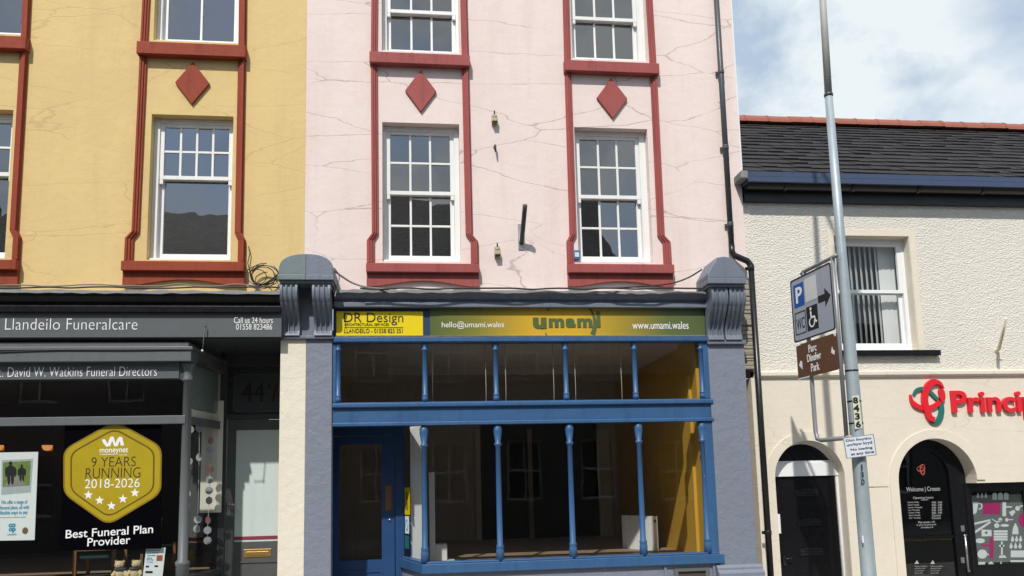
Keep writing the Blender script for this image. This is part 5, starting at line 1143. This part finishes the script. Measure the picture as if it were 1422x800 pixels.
# hanging discs in the splayed side of the bay
def strand(pts, dep, label, topy):
    n_ = [P(a, b, dep) for a, b in pts]; xm = sum(p.x for p in n_) / len(n_); zt = P(pts[0][0], topy, dep).z
    t = thing('disc_mobile', (n_[-1].x, dep, n_[-1].z - .05), label, 'hanging decoration', 'disc strings in the side of the bay')
    b_ = MB(); b_.tube([(n_[0].x, dep, zt)] + [(p.x, dep, p.z) for p in n_], .0025, 5); b_.build('string', M['plaster'], t)
    for p in n_:
        b_ = MB(); r_ = .047; a = random.uniform(-.5, .5); nn = 18
        for k, off in enumerate((-.004, .004)):
            pass
        cs = [(p.x + r_ * math.cos(2 * math.pi * i / nn) * math.cos(a), dep + r_ * math.cos(2 * math.pi * i / nn) * math.sin(a), p.z + r_ * math.sin(2 * math.pi * i / nn)) for i in range(nn)]
        vs = [(x, y - .003, z) for x, y, z in cs] + [(x, y + .003, z) for x, y, z in cs]
        b_.add(vs, [tuple(range(nn)), tuple(range(2 * nn - 1, nn - 1, -1))] + [((i + 1) % nn, i, i + nn, (i + 1) % nn + nn) for i in range(nn)])
        b_.build('disc', M['disc'] if random.random() < .9 else M['discred'], t)
cv = lambda L_: [(230 + a / 2.665, 500 + b / 2.665) for a, b in L_]
strand(cv([(90, 257), (85, 375), (78, 495), (73, 538), (70, 574), (66, 655), (62, 692)]), .12, 'string of pale discs hanging right next to the grey bay column', 585)
strand(cv([(125, 252), (124, 360), (119, 590), (115, 625)]), .35, 'short string of four pale discs, at the left edge of the cream panel', 585)
strand(cv([(167, 297), (167, 330), (164, 405), (163, 443), (161, 483), (161, 520), (157, 593), (155, 630), (155, 668)]), .60, 'long string of nine discs hanging in front of the cream panel', 585)
YPn = .78
q = rect(279, 578, 303, 712, YPn); t = MB(); t.box(q[0], q[1] + .05, YPn, YPn + .01, q[2], q[3] + .2); tag(t.build('display_screen', M['creamfilm'], None), 'tall cream display screen behind the strings of discs in the bay', 'screen')

# ------------------------------------------------------------------ things inside the blue shop
q = rect(570, 600, 590, 779, .62); t = MB(); t.box(q[0], q[1] + .03, .62, .66, ZF, q[3] + .1); tag(t.build('white_board', M['plaster'], None, bevel=.004), 'tall white board standing behind the corner colonnette of the blue shop', 'board')
yb2 = 1.1; q = rect(596, 656, 604, 774, yb2); q2 = rect(604, 757, 621, 777, yb2)
t = MB(); t.box(q[0], q[1], yb2, yb2 + .3, ZF, q[3]); t.box(q[1], q2[1], yb2 - .001, yb2 + .3, ZF, q2[3]); t.prof([(yb2 + .002, ZF), (yb2 + .29, ZF), (yb2 + .29, ZF + .01), (yb2 + .002, ZF + .01)], q[1], q2[1] + .1); tag(t.build('white_box_unit', M['plaster'], None, bevel=.004), 'white L shaped boxing on the floor of the blue shop', 'boxing')
t = thing('radiator', (P(890, 770, 1.9).x, 1.9, ZF), 'white panel radiator against the mustard wall inside the blue shop', 'radiator')
A, B = P(907, 745, 1.55), P(864.5, 735, 2.15); zt, zb = P(907, 717, 1.55).z, P(907, 777, 1.55).z
d = Vector((B.x - A.x, B.y - A.y, 0)); Ln = d.length; d.normalize(); nr = Vector((d.y, -d.x, 0)); nr = nr if nr.x < 0 or nr.y < 0 else -nr
def rbox(mb, a0, a1, o0, o1, z0, z1):
    c = [Vector((A.x, A.y, 0)) + d * a + nr * o for a, o in ((a0, o0), (a1, o0), (a1, o1), (a0, o1))]
    mb.add([(p.x, p.y, z0) for p in c] + [(p.x, p.y, z1) for p in c], [(3, 2, 1, 0), (4, 5, 6, 7), (0, 1, 5, 4), (1, 2, 6, 5), (2, 3, 7, 6), (3, 0, 4, 7)])
b_ = MB(); rbox(b_, .012, Ln, 0, .012, zb, zt)
for i in range(14): rbox(b_, .05 + (Ln - .1) * i / 14, .05 + (Ln - .1) * (i + .55) / 14, .0121, .018, zb + .05, zt - .05)
b_.build('front_panel', M['radiator'], t, bevel=.003)
b_ = MB(); rbox(b_, 0, .011, -.10, .014, zb + .005, zt - .002); b_.build('end_cover', M['radiator'], t, bevel=.003)
b_ = MB(); rbox(b_, .013, Ln, -.10, -.001, zt - .012, zt); rbox(b_, .02, Ln, -.095, -.085, zb, zt - .013); b_.build('top_grille', M['radiator'], t)
b_ = MB(); rbox(b_, -.012, -.001, -.06, -.03, zt - .09, zt - .05); rbox(b_, -.012, -.001, -.06, -.03, zb + .05, zb + .09); b_.build('valve', M['pipegrey'], t)
# stickers on the splayed side window of the blue shop
def side2(u, z, o):
    A = Vector((xc_, -.045)); B = Vector((xd, YD)); p = A + (B - A) * u; dd = (B - A).normalized(); n_ = Vector((-dd.y, dd.x)); n_ = n_ if n_.x < 0 else -n_
    p = p + n_ * o; return Vector((p.x, p.y, z))
def u_of(px, py):
    best = 0
    for i in range(200):
        u = i / 199; p = side2(u, 2, 0); dd = P(px, py, p.y)
        if p.x <= dd.x: return u
    return 1
for (a, b, c, dd, m_, lab) in ((562.5, 677, 569.5, 715, 'signyellow', 'tall yellow sticker with black figure on the shop side window'), (563, 717, 568.5, 741, 'paper', 'pale oval blue sticker between yellow and green stickers'), (562.5, 744, 568.5, 762, 'prgreen', 'green sticker at the bottom of the shop side window')):
    u0, u1 = u_of(a, (b + dd) / 2), u_of(c, (b + dd) / 2); um = (u0 + u1) / 2; yy = side2(um, 0, 0).y; z0, z1 = P(a, dd, yy).z, P(a, b, yy).z
    t = thing('window_sticker', side2(um, z0, .004), lab, 'sticker'); b_ = MB()
    b_.add([side2(u0, z0, .002), side2(u1, z0, .002), side2(u1, z1, .002), side2(u0, z1, .002), side2(u0, z0, .004), side2(u1, z0, .004), side2(u1, z1, .004), side2(u0, z1, .004)], [(0, 1, 2, 3), (7, 6, 5, 4), (0, 4, 5, 1), (3, 2, 6, 7)]); b_.build('sheet', M[m_], t)
    if m_ != 'prgreen':
        b_ = MB(); zc_, hh = (z0 + z1) / 2, (z1 - z0) * .3; nn = 20; Ls = abs(u1 - u0) * .28
        o_ = [side2(um + Ls * math.sin(4 * math.pi * i / nn * .5) * (1 if m_ == 'paper' else math.cos(2 * math.pi * i / nn)), zc_ + hh * math.cos(2 * math.pi * i / nn), .0055) for i in range(nn + 1)]
        b_.tube(o_, .006, 6); b_.build('print', M['txtblack'] if m_ == 'signyellow' else M['txtblue'], t)

# ------------------------------------------------------------------ wall fixtures
def fixture(px, py, label):
    c = P(px, py, -.03); t = thing('cable_clamp', (c.x, 0, c.z - .08), label, 'clamp', 'old clamps on the pink wall')
    b_ = MB(); b_.box(c.x - .035, c.x + .035, -.025, .001, c.z - .085, c.z + .07); b_.build('back_plate', M['ceramic'], t, bevel=.006)
    b_ = MB(); b_.box(c.x - .04, c.x + .042, -.075, -.026, c.z - .06, c.z + .0); b_.box(c.x - .03, c.x + .03, -.06, -.026, c.z + .012, c.z + .05); b_.build('block', M['ceramic'], t, bevel=.01)
    b_ = MB(); b_.tube([(c.x, -.03, c.z + .05), (c.x, -.055, c.z + .07), (c.x, -.055, c.z + .10)], .009, 8)
    b_.tube([(c.x - .03, -.078, c.z - .06), (c.x + .03, -.078, c.z - .06)], .014, 8); b_.build('bolt', M['rust'], t)
fixture(686.5, 165, 'small corroded clamp high on the pink wall between the windows'); fixture(690.5, 349, 'small corroded clamp low on the pink wall above the cornice')
c = P(687, 207, -.03); b_ = MB(); b_.tube([(c.x, .002, c.z + .03), (c.x + .004, -.06, c.z + .035), (c.x + .004, -.075, c.z - .0), (c.x + .008, -.075, c.z - .055)], [.016, .016, .014, .009], 8); tag(b_.build('iron_peg', M['rust']), 'rusty iron peg sticking out of the pink wall below a clamp', 'peg')
c = P(725, 318, -.03); t = thing('sign_bracket', (c.x, 0, P(722, 347, 0).z), 'steel bracket arm on a tall plate on the pink wall', 'bracket')
q = rect(719.5, 311, 728.5, 347, -.01); b_ = MB(); b_.box(q[0], q[1], -.012, .001, q[2], q[3]); b_.build('back_plate', M['steel'], t, bevel=.003)
xx = P(725, 318, -.1).x; z_b, z_t = P(724, 336, -.05).z, P(725, 285, -.35).z
b_ = MB(); b_.tube([(xx, -.012, z_b), (xx, -.05, z_b + .02), (xx + .01, -.30, z_t - .06), (xx + .01, -.36, z_t)], .030, 10); b_.build('arm', M['pipegrey'], t)
c = P(801, 354, -.02); t = thing('alarm_box', (c.x, 0, c.z - .06), 'small blue alarm box beside the right pink window', 'alarm box')
b_ = MB(); b_.box(c.x - .045, c.x + .045, -.03, .001, c.z - .065, c.z + .065); b_.build('case', M['bluebox'], t, bevel=.012)
b_ = MB(); b_.box(c.x - .028, c.x + .028, -.036, -.031, c.z - .03, c.z + .03); b_.build('label', M['filmwhite'], t)
c = P(1390, 470, YW - .03); t = thing('wall_bracket', (c.x, YW, c.z - .2), 'cream painted angled bracket on the roughcast wall', 'bracket')
b_ = MB(); q = rect(1383, 488, 1391, 499.5, YW); b_.box(q[0], q[1], YW - .012, YW + .02, q[2], q[3]); b_.build('foot_plate', M['cream'], t, bevel=.003)
b_ = MB(); p0, p1 = P(1387, 487, YW - .05), P(1397, 442, YW - .45); b_.tube([(p0.x, YW - .01, p0.z), (p0.x, YW - .05, p0.z + .02), tuple(p1)], .024, 8); b_.build('arm', M['cream'], t)
c = P(285, 470, YFN - .1); t = thing('lamp_stub', (P(281, 490, -.3).x, -.3, P(281, 490, -.3).z), 'thin black rod hanging below the grey fascia sign', 'rod')
b_ = MB(); b_.tube([P(286, 453, YFN - .03), P(284.5, 455, YFN - .05), P(281.5, 487, -.32), P(267, 487, -.32)], .007, 6); b_.build('rod', M['pipeblack'], t)
b_ = MB(); pz = P(281, 487, -.32); b_.ball(pz, .014, n=6); b_.build('tip', M['txtwhite'], t)

# ------------------------------------------------------------------ downpipe
t = thing('downpipe', (P(1050, 560, -.1).x, -.1, 0), 'dark rainwater downpipe jogging round the corner of the pink house', 'pipe')
xp = P(1006, 180, -.07).x; xq = P(1057, 590, -.13).x; z1_, z2_ = P(1018, 352, -.07).z, P(1040, 366, -.12).z
b_ = MB(); b_.tube([(xp, -.07, ZT), (xp, -.07, z1_ + .05)], .037, 14); b_.build('upper_pipe', M['pipegrey'], t)
b_ = MB(); b_.tube([(xp, -.07, z1_ + .12), (xp, -.07, z1_ + .02), (xp + .03, -.075, z1_ - .03), (xq - .04, -.125, z2_ + .03), (xq, -.13, z2_ - .03), (xq, -.13, z2_ - .10)], .041, 14); b_.build('offset_bend', M['pipeblack'], t)
b_ = MB(); b_.tube([(xq, -.13, z2_ - .08), (xq, -.13, .05)], .038, 14); b_.build('lower_pipe', M['pipeblack'], t)
for x_, y_, z_, m_ in ((xp, -.07, P(1000, 100, -.07).z, 'pipegrey'), (xp, -.07, P(1008, 205, -.07).z, 'pipegrey'), (xp, -.07, P(1015, 312, -.07).z, 'pipegrey'), (xq, -.13, P(1060, 740, -.13).z, 'pipeblack'), (xq, -.13, P(1045, 372, -.13).z, 'pipeblack')):
    b_ = MB(); b_.lathe(x_, y_, [(.041, z_ - .03), (.043, z_ - .02), (.043, z_ + .02), (.041, z_ + .03)], 14); b_.box(x_ - .06, x_ + .06, y_ + .035, y_ + .05, z_ - .02, z_ + .02); b_.build('pipe_clip', M[m_], t)
b_ = MB(); xg0, xg1 = xz - .02, xw0 + .035; rnd = random.Random(3); zz = zb1 + .03
while zz < zt2 + .1:
    h = rnd.uniform(.03, .09); a_ = rnd.uniform(-.02, .012); b_.box(xg0, xg1 + a_, YW - .05 - rnd.uniform(0, .04), YW - .013, zz, zz + h - .003); zz += h
b_.build('rough_stone_edge', M['rubble'], cb, bevel=.012)

# ------------------------------------------------------------------ cables
def cable(pts, r, m, label, name='cable'):
    b_ = MB()
    P3 = [Vector(p) for p in pts]; sm = []
    for i in range(len(P3) - 1):
        p0, p1, p2, p3 = P3[max(i - 1, 0)], P3[i], P3[i + 1], P3[min(i + 2, len(P3) - 1)]
        for k in range(8):
            u = k / 8; sm.append(.5 * ((2 * p1) + (p2 - p0) * u + (2 * p0 - 5 * p1 + 4 * p2 - p3) * u * u + (3 * p1 - p0 - 3 * p2 + p3) * u ** 3))
    sm.append(P3[-1]); b_.tube(sm, r, 6); return tag(b_.build(name, m), label, 'cable')
rnd = random.Random(11)
def run(px0, px1, py, amp, Y, n=14): return [P(px0 + (px1 - px0) * i / n, py + rnd.uniform(-amp, amp), Y + rnd.uniform(-.02, .02)) for i in range(n + 1)]
cable(run(-20, 392, 399.5, 1.2, -.37), .010, M['cable'], 'black cable lying along the top of the dark funeral shop cornice')
cable(run(-20, 355, 396, 1.5, -.2), .008, M['cablegrey'], 'grey cable running on the wall just above the dark cornice')
cable(run(500, 978, 401, 1.0, -.3, 20), .011, M['cable'], 'black cable lying along the top of the blue shop cornice')
cable([P(463, 375, -.2), P(475, 384, -.15), P(490, 393, -.12), P(510, 399, -.2), P(540, 402, -.3)], .012, M['cablegrey'], 'grey cable drooping from the domed cap onto the blue shop cornice')
cable([P(464, 372, -.25), P(471, 384, -.2), P(468, 400, -.3), P(465, 412, -.36)], .007, M['cablegrey'], 'thin grey wire hanging down beside the domed cap')
cable([P(975, 374, -.3), P(955, 386, -.2), P(930, 394, -.15), P(890, 398, -.2), P(850, 400, -.3)], .010, M['cable'], 'black cable sagging from the pointed cap to the cornice')
cable([P(-10, 489.5, -.26), P(80, 486.5, -.26), P(180, 486.5, -.26), P(265, 485, -.26)], .006, M['cable'], 'thin black wire stapled along the bay window cornice')
b_ = MB()
for k in range(6):
    cx_, cy_, rr = 362 + rnd.uniform(-6, 6), 381 + rnd.uniform(-4, 6), rnd.uniform(12, 20); a0 = rnd.uniform(0, 6)
    b_.tube([P(cx_ + rr * math.cos(a0 + i * .32) * rnd.uniform(.95, 1.05) * 1.1, cy_ + rr * .85 * math.sin(a0 + i * .32), -.06 - .02 * k) for i in range(19)], .0055, 6)
b_.tube([P(345, 342, -.02), P(347, 352, -.03), P(344, 365, -.04), P(347, 378, -.05), P(352, 392, -.06)], .006, 6)
b_.tube([P(352, 394, -.06), P(366, 395, -.08), P(378, 388, -.12), P(386, 381, -.2)], .012, 6); b_.tube([P(340, 399, -.1), P(360, 397, -.1), P(376, 391, -.14), P(388, 384, -.2)], .010, 6)
tag(b_.build('cable_coil', M['cable']), 'tangled coil of black cable beside the yellow window sill', 'cable')

# ------------------------------------------------------------------ lamp post with its signs
YPo = -1.9
def ax(py, px): p = P(px, py, YPo); return p
pA, pB, pC = ax(800, 1206.5), ax(132, 1150.5), ax(0, 1142.5)
post = thing('lamp_post', (pA.x, YPo, 0), 'tall weathered galvanised lamp post in front of the cream building', 'lamp post')
def on(z):
    u = (z - pA.z) / (pB.z - pA.z); return pA.x + (pB.x - pA.x) * u
x0b = on(0); zB_ = pB.z
prof = [(.095, 0), (.095, .3), (.076, .34), (.0735, 1.2), (.070, 2.2), (.064, 2.9), (.050, 3.9), (.042, zB_)]
b_ = MB(); b_.lathe(x0b, YPo, [(r_, z_) for r_, z_ in prof], 16, top=(pB.x - x0b, 0)); b_.build('lower_shaft', M['galv'], post)
b_ = MB(); xt = pB.x + (pC.x - pB.x) * 1.6; zt_ = pB.z + (pC.z - pB.z) * 1.6
b_.lathe(pB.x, YPo, [(.040, zB_ - .002), (.034, zt_)], 14, top=(xt - pB.x, 0)); b_.build('upper_shaft', M['galvold'], post)
b_ = MB(); b_.lathe(pB.x, YPo, [(.046, zB_ - .02), (.049, zB_ - .005), (.049, zB_ + .005), (.041, zB_ + .025)], 16); b_.build('joint_collar', M['pipegrey'], post)
b_ = MB(); b_.tube([(xt, YPo, zt_), (xt - .05, YPo - .1, zt_ + .5), (xt - .1, YPo - .5, zt_ + .9), (xt - .12, YPo - 1.2, zt_ + 1.0)], .03, 10); b_.box(xt - .24, xt, YPo - 1.8, YPo - 1.15, zt_ + .93, zt_ + 1.06); b_.build('lamp_arm', M['galvold'], post, bevel=.01)
for py in (515, 557.5, 588):
    z_ = P(1188, py, YPo).z; rr = .068 if py > 530 else .066
    b_ = MB(); b_.lathe(on(z_), YPo, [(rr + .004, z_ - .008), (rr + .004, z_ + .008)], 18); b_.build('strap', M['pipeblack'], post)
YN = YPo - .075
def plate_text(t, s, a, b, c, d, m, bold=.02):
    b_ = MB(); ptext(b_, s, a, b, c, d, YN - .004, depth=.001, bold=bold); b_.build('digit', m, t)
q = rect(1184.5, 549, 1194.5, 596, YN); q = (q[0], q[1], q[2], q[3])
t = thing('number_plate', ((q[0] + q[1]) / 2, YN, q[2]), 'narrow upright cream plate with black number 8436 on the lamp post', 'number plate')
def tilt_poly(pts, Y): return [(P(a, b, Y).x, P(a, b, Y).z) for a, b in pts]
b_ = MB(); plate(b_, tilt_poly([(1187.5, 596), (1197.5, 594.5), (1192.5, 549), (1183.5, 550)], YN), [], YN, YN + .004); b_.build('backing', M['plateyel'], t)
for ch, a, b, c, d in (('8', 1184.5, 551.5, 1191.5, 560), ('4', 1185.2, 562, 1193.2, 571.5), ('3', 1187, 573.5, 1194, 582.5), ('6', 1188.5, 584.5, 1195.5, 593.5)): plate_text(t, ch, a, b, c, d, M['txtblack'], .03)
b_ = MB()
for ch, a, b in (('1', 1195.5, 645), ('3', 1194.5, 655), ('0', 1195.5, 665)): ptext(b_, ch, a, b, a + (2.2 if ch == '1' else 5), b + 7.5, YPo - .0785, depth=.002, bold=.01)
b_.build('painted_number', M['txtnavy'], post)
q = rect(1197.5, 744, 1199.5, 754, YPo - .08); b_ = MB(); b_.box(q[0], q[1], YPo - .08, YPo - .074, q[2], q[3]); b_.build('paint_mark', M['txtwhite'], post)
YT = YPo - .11
t = thing('loading_plate', (P(1195, 637, YT).x, YT, P(1195, 637, YT).z), 'small white bilingual no loading plate tilted on the lamp post', 'sign')
b_ = MB(); plate(b_, tilt_poly(rounded([(1175.5, 637), (1217.5, 632), (1213.5, 602.5), (1170.5, 608)], .04, 3), YT), [], YT, YT + .006); b_.build('plate', M['plate'], t)
b_ = MB(); oi = [(1175.5, 637), (1217.5, 632), (1213.5, 602.5), (1170.5, 608)]; cc_ = (1194.2, 620); shr = lambda k: [(cc_[0] + (a - cc_[0]) * k, cc_[1] + (b - cc_[1]) * k) for a, b in oi]
plate(b_, tilt_poly(rounded(shr(.985), .04, 3), YT), [tilt_poly(rounded(shr(.95), .04, 3), YT)], YT - .001, YT - .0002); b_.build('border', M['txtnavy'], t)
b_ = MB(); o0, ex, ey = P(1175.5, 637, YT), P(1217.5, 632, YT) - P(1175.5, 637, YT), P(1170.5, 608, YT) - P(1175.5, 637, YT)
def pc(x, z, o): p = o0 + ex * x + ey * z; return Vector((p.x, YT - .0005 - o, p.z))
for s, a, b, c, d in (('Dim llwytho', .08, .92, .75, .90), ('unrhyw bryd', .08, .92, .53, .70), ('No loading', .18, .90, .30, .45), ('at any time', .17, .93, .08, .24)): put_text(b_, s, a, b, c, d, conv=pc, depth=.001, bold=.025)
b_.build('lettering', M['txtnavy'], t)
b_ = MB(); b_.box(on(P(1195, 620, YT).z) - .03, on(P(1195, 620, YT).z) + .03, YT + .0065, YPo - .06, P(1195, 622, YT).z, P(1195, 616, YT).z); b_.build('clip', M['galv'], t)

# parking finger sign on its tube frame: near edge at the post, far edge towards the wall
YnR, YnL = YPo - .02, YPo + .80
ft = thing('direction_sign', (P(1130, 610, -1.5).x, -1.5, P(1130, 612, -1.5).z), 'grey parking and toilets direction sign with an arrow, beside the lamp post', 'direction sign')
def sgn(TL, BL, TR, BR):
    a, b, c, d = P(*BL, YnL), P(*BR, YnR), P(*TL, YnL), P(*TR, YnR)
    xl, xr_ = (a.x + c.x) / 2, (b.x + d.x) / 2
    zl0, zl1, zr0, zr1 = a.z, c.z, b.z, d.z
    A = Vector((xl, YnL, 0)); B = Vector((xr_, YnR, 0)); z0, z1 = (zl0 + zr0) / 2, (zl1 + zr1) / 2
    dd = (B - A).normalized(); n_ = Vector((dd.y, -dd.x, 0))
    n_ = n_ if n_.x < 0 else -n_
    return A, B, z0, z1, n_, (B - A).length
A, B, z0, z1, n_, Wd = sgn((1095.5, 391), (1105, 476), (1152.5, 363), (1161, 458.7))
def cv_(u, v_, o): p = A.lerp(B, u) + n_ * o; return Vector((p.x, p.y, z0 + (z1 - z0) * v_))
def sp(mb, pts, o0, o1, holes=(), mi=0, conv=None):
    conv = conv or cv_; s = MB(); plate(s, pts, holes, -1.0, 0.0)
    for q_ in s.v: q_.x, q_.y, q_.z = conv(q_.x, q_.z, o1 if q_.y < -.5 else o0)
    mb.add(s.v, s.f, mi)
def rr_(x0, x1, y0, y1, k=.07): return rounded([(x0, y0), (x1, y0), (x1, y1), (x0, y1)], k, 4)
b_ = MB(); sp(b_, rr_(0, 1, 0, 1, .05), -.004, .0); b_.build('panel', M['signface'], ft)
b_ = MB(); sp(b_, rr_(0.0, 1, 0.0, 1, .05), .0003, .003, [rr_(.022, .978, .022, .978, .05)]); b_.build('black_border', M['txtblack'], ft)
b_ = MB(); sp(b_, rp(.07, .33, .54, .90), .0003, .002); b_.build('parking_square', M['signblue'], ft)
b_ = MB(); put_text(b_, 'P', .125, .285, .60, .85, conv=lambda x, z, o: cv_(x, z, .0022 + o), depth=.002, bold=.02); b_.build('parking_letter', M['txtwhite'], ft)
b_ = MB(); sp(b_, rp(.36, .64, .56, .92), .0003, .002); b_.build('blank_patch', paint('patch of pale vinyl', (.62, .64, .62), .5, bump=0), ft)
b_ = MB(); sp(b_, [(.66, .47), (.82, .47), (.82, .38), (.95, .52), (.82, .66), (.82, .575), (.66, .575)], .0003, .002); b_.build('arrow', M['txtblack'], ft)
b_ = MB(); sp(b_, rr_(.06, .335, .11, .46), .0003, .002, [rr_(.075, .32, .125, .445)]); put_text(b_, 'WC', .095, .30, .19, .36, conv=lambda x, z, o: cv_(x, z, .0003 + o), depth=.002); b_.build('toilet_symbol', M['txtblack'], ft)
b_ = MB(); sp(b_, rp(.36, .63, .11, .48), .0003, .002); b_.build('wheelchair_square', M['txtblack'], ft)
b_ = MB(); f_ = lambda pts: [(.36 + .27 * a, .11 + .37 * b) for a, b in pts]
sp(b_, f_(arc(.40, .88, .08, .07, 0, 350, 12)), .0022, .0035)
sp(b_, f_([(.33, .78), (.45, .78), (.47, .48), (.68, .48), (.78, .25), (.90, .28), (.90, .35), (.82, .34), (.72, .56), (.47, .56), (.40, .46), (.36, .46)]), .0022, .0035)
sp(b_, f_(arc(.45, .33, .27, .22, 130, 380, 20) + list(reversed(arc(.45, .33, .19, .155, 130, 380, 20)))), .0022, .0035); b_.build('wheelchair_figure', M['txtwhite'], ft)
A2, B2, y0_, y1_, n2, W2_ = sgn((1103.7, 480), (1106, 527), (1160.5, 462.5), (1164.5, 513.7))
def cw_(u, v_, o): p = A.lerp(B, .035 + .965 * u) + n_ * o; return Vector((p.x, p.y, y0_ + (y1_ - y0_) * v_))
y1_ = min(y1_, z0 - .006)
b_ = MB(); sp(b_, rr_(0, 1, 0, 1, .04), -.004, 0.0, conv=cw_); bp = b_.build('brown_panel', M['signbrown'], ft)
b_ = MB()
for s, a, b, c, d in (('Parc', .32, .52, .68, .90), ('Dinefwr', .27, .62, .42, .64), ('Park', .35, .56, .12, .35)): put_text(b_, s, a, b, c, d, conv=lambda x, z, o: cw_(x, z, .0003 + o), depth=.002, bold=.01)
sp(b_, [(.05, .40), (.13, .26), (.13, .5), (.09, .52)], .0003, .002, conv=cw_); sp(b_, [(.86, .5), (.93, .42), (.95, .52), (.91, .56), (.89, .66)], .0003, .002, conv=cw_)
b_.build('white_lettering', M['txtwhite'], bp)
b_ = MB(); sp(b_, [(.0, .0), (.3, .0), (.3, .025), (.012, .025)], .0003, .002, conv=cw_); sp(b_, [(.0, .97), (.12, .97), (.12, 1), (.0, 1)], .0003, .002, conv=cw_); sp(b_, [(.93, 1), (.98, .9), (1, .92), (.99, 1)], .0003, .002, conv=cw_); b_.build('chipped_edge', M['txtwhite'], bp)
# frame tubes behind the panel
def fp(u, z, o=-.035): p = A.lerp(B, u) + n_ * o; return (p.x, p.y, z)
zbt = P(1150, 611, -1.5).z
b_ = MB(); ul, ur = .30, .99
b_.tube([fp(ul - .06, z1 + .03), fp(ul - .02, z1 + .05), fp(.9, z1 + .05), fp(1.08, z1 + .05)], .022, 10); b_.tube([fp(ur, z1 + .045), fp(ur, z0), fp(ur, zbt)], .022, 10)
b_.tube([fp(ul, z1 + .045), fp(ul, z0 - .3), fp(ul, zbt + .10), fp(ul + .03, zbt + .02), fp(ul + .12, zbt), fp(1.1, zbt)], .024, 10); b_.build('tube_frame', paint('grey tube', (.26, .27, .28), .45, metal=.3, bump=.05), ft)

# ------------------------------------------------------------------ the far side of the street (seen in the window glass)
def opp(name, x0, x1, ze, zr, m, label, nwin, floors, chim):
    t = thing(name, ((x0 + x1) / 2, -12.2, 0), label, 'building', 'houses across the street')
    Yf, Yr, Yb = -12.2, -16.2, -20.2
    b_ = MB(); holes = []
    for i in range(nwin):
        cx_ = x0 + (x1 - x0) * (i + .5) / nwin
        for zf in floors: holes.append((cx_ - .5, cx_ + .5, zf, zf + 1.7))
    s = MB(); plate(s, rp(x0, x1, 0, ze), [rp(*h) for h in holes], Yf - .3, Yf); b_.add(s.v, s.f)
    for x_ in (x0, x1 - .3): b_.add([(x_, Yf - .3, 0), (x_, Yb, 0), (x_, Yb, ze), (x_, Yr, zr - .1), (x_, Yf - .3, ze), (x_ + .3, Yf - .3, 0), (x_ + .3, Yb, 0), (x_ + .3, Yb, ze), (x_ + .3, Yr, zr - .1), (x_ + .3, Yf - .3, ze)], [(0, 1, 2, 3, 4), (9, 8, 7, 6, 5), (0, 5, 6, 1), (4, 3, 8, 9), (0, 4, 9, 5)])
    b_.box(x0 + .3, x1 - .3, Yb, Yb + .3, 0, ze); b_.build('wall', m, t)
    r_ = MB(); n_ = 20
    for k in range(n_):
        u0, u1 = k / n_, (k + 1) / n_
        for ya_, yb_ in ((Yf + .3, Yr), (Yb - .3, Yr)):
            ya0, za0 = ya_ + (yb_ - ya_) * u0, ze - .05 + (zr - ze) * u0; ya1, za1 = ya_ + (yb_ - ya_) * u1, ze - .05 + (zr - ze) * u1
            r_.add([(x0 - .1, ya0, za0), (x1 + .1, ya0, za0), (x1 + .1, ya1, za1), (x0 - .1, ya1, za1)], [(0, 1, 2, 3)])
    rf = r_.build('roof', M['oppslate'], t)
    for cx_ in chim:
        c_ = MB(); c_.box(cx_ - .45, cx_ + .45, Yr - .35, Yr + .35, zr - .5, zr + 1.2); c_.box(cx_ - .5, cx_ + .5, Yr - .4, Yr + .4, zr + 1.2, zr + 1.32)
        for d_ in (-.25, .25): c_.lathe(cx_ + d_, Yr, [(.12, zr + 1.32), (.1, zr + 1.75)], 10)
        c_.build('chimney', M['rubble'], rf)
    for h in holes:
        w_ = MB(); w_.box(h[0], h[1], Yf - .28, Yf - .26, h[2], h[3]); wo = w_.build('window', M['pvcpane'], t)
        w_ = MB(); plate(w_, rp(*h), [rp(h[0] + .07, (h[0] + h[1]) / 2 - .02, h[2] + .08, (h[2] + h[3]) / 2 - .03), rp((h[0] + h[1]) / 2 + .02, h[1] - .07, h[2] + .08, (h[2] + h[3]) / 2 - .03), rp(h[0] + .07, (h[0] + h[1]) / 2 - .02, (h[2] + h[3]) / 2 + .03, h[3] - .07), rp((h[0] + h[1]) / 2 + .02, h[1] - .07, (h[2] + h[3]) / 2 + .03, h[3] - .07)], Yf - .2, Yf - .15); w_.build('frame', M['white'], wo)
opp('terrace_house', -4.6, 6.0, 7.4, 11.4, M['oppwall'], 'long house with slate roof across the street, mirrored in the pink windows', 5, (1.0, 4.4), ())
opp('terrace_house', -13.5, -4.62, 6.9, 10.8, M['oppwall2'], 'lower grey house across the street, mirrored in the yellow windows', 4, (.9, 3.9), ())
opp('terrace_house', -24, -13.52, 7.2, 10.6, M['oppwall'], 'house with two chimneys across the street, far down the row', 4, (1.0, 4.2), (-23.0, -14.5))
opp('terrace_house', 6.05, 18, 4.6, 7.0, M['oppwall2'], 'low grey house across the street, facing the cream building', 5, (.9,), ())
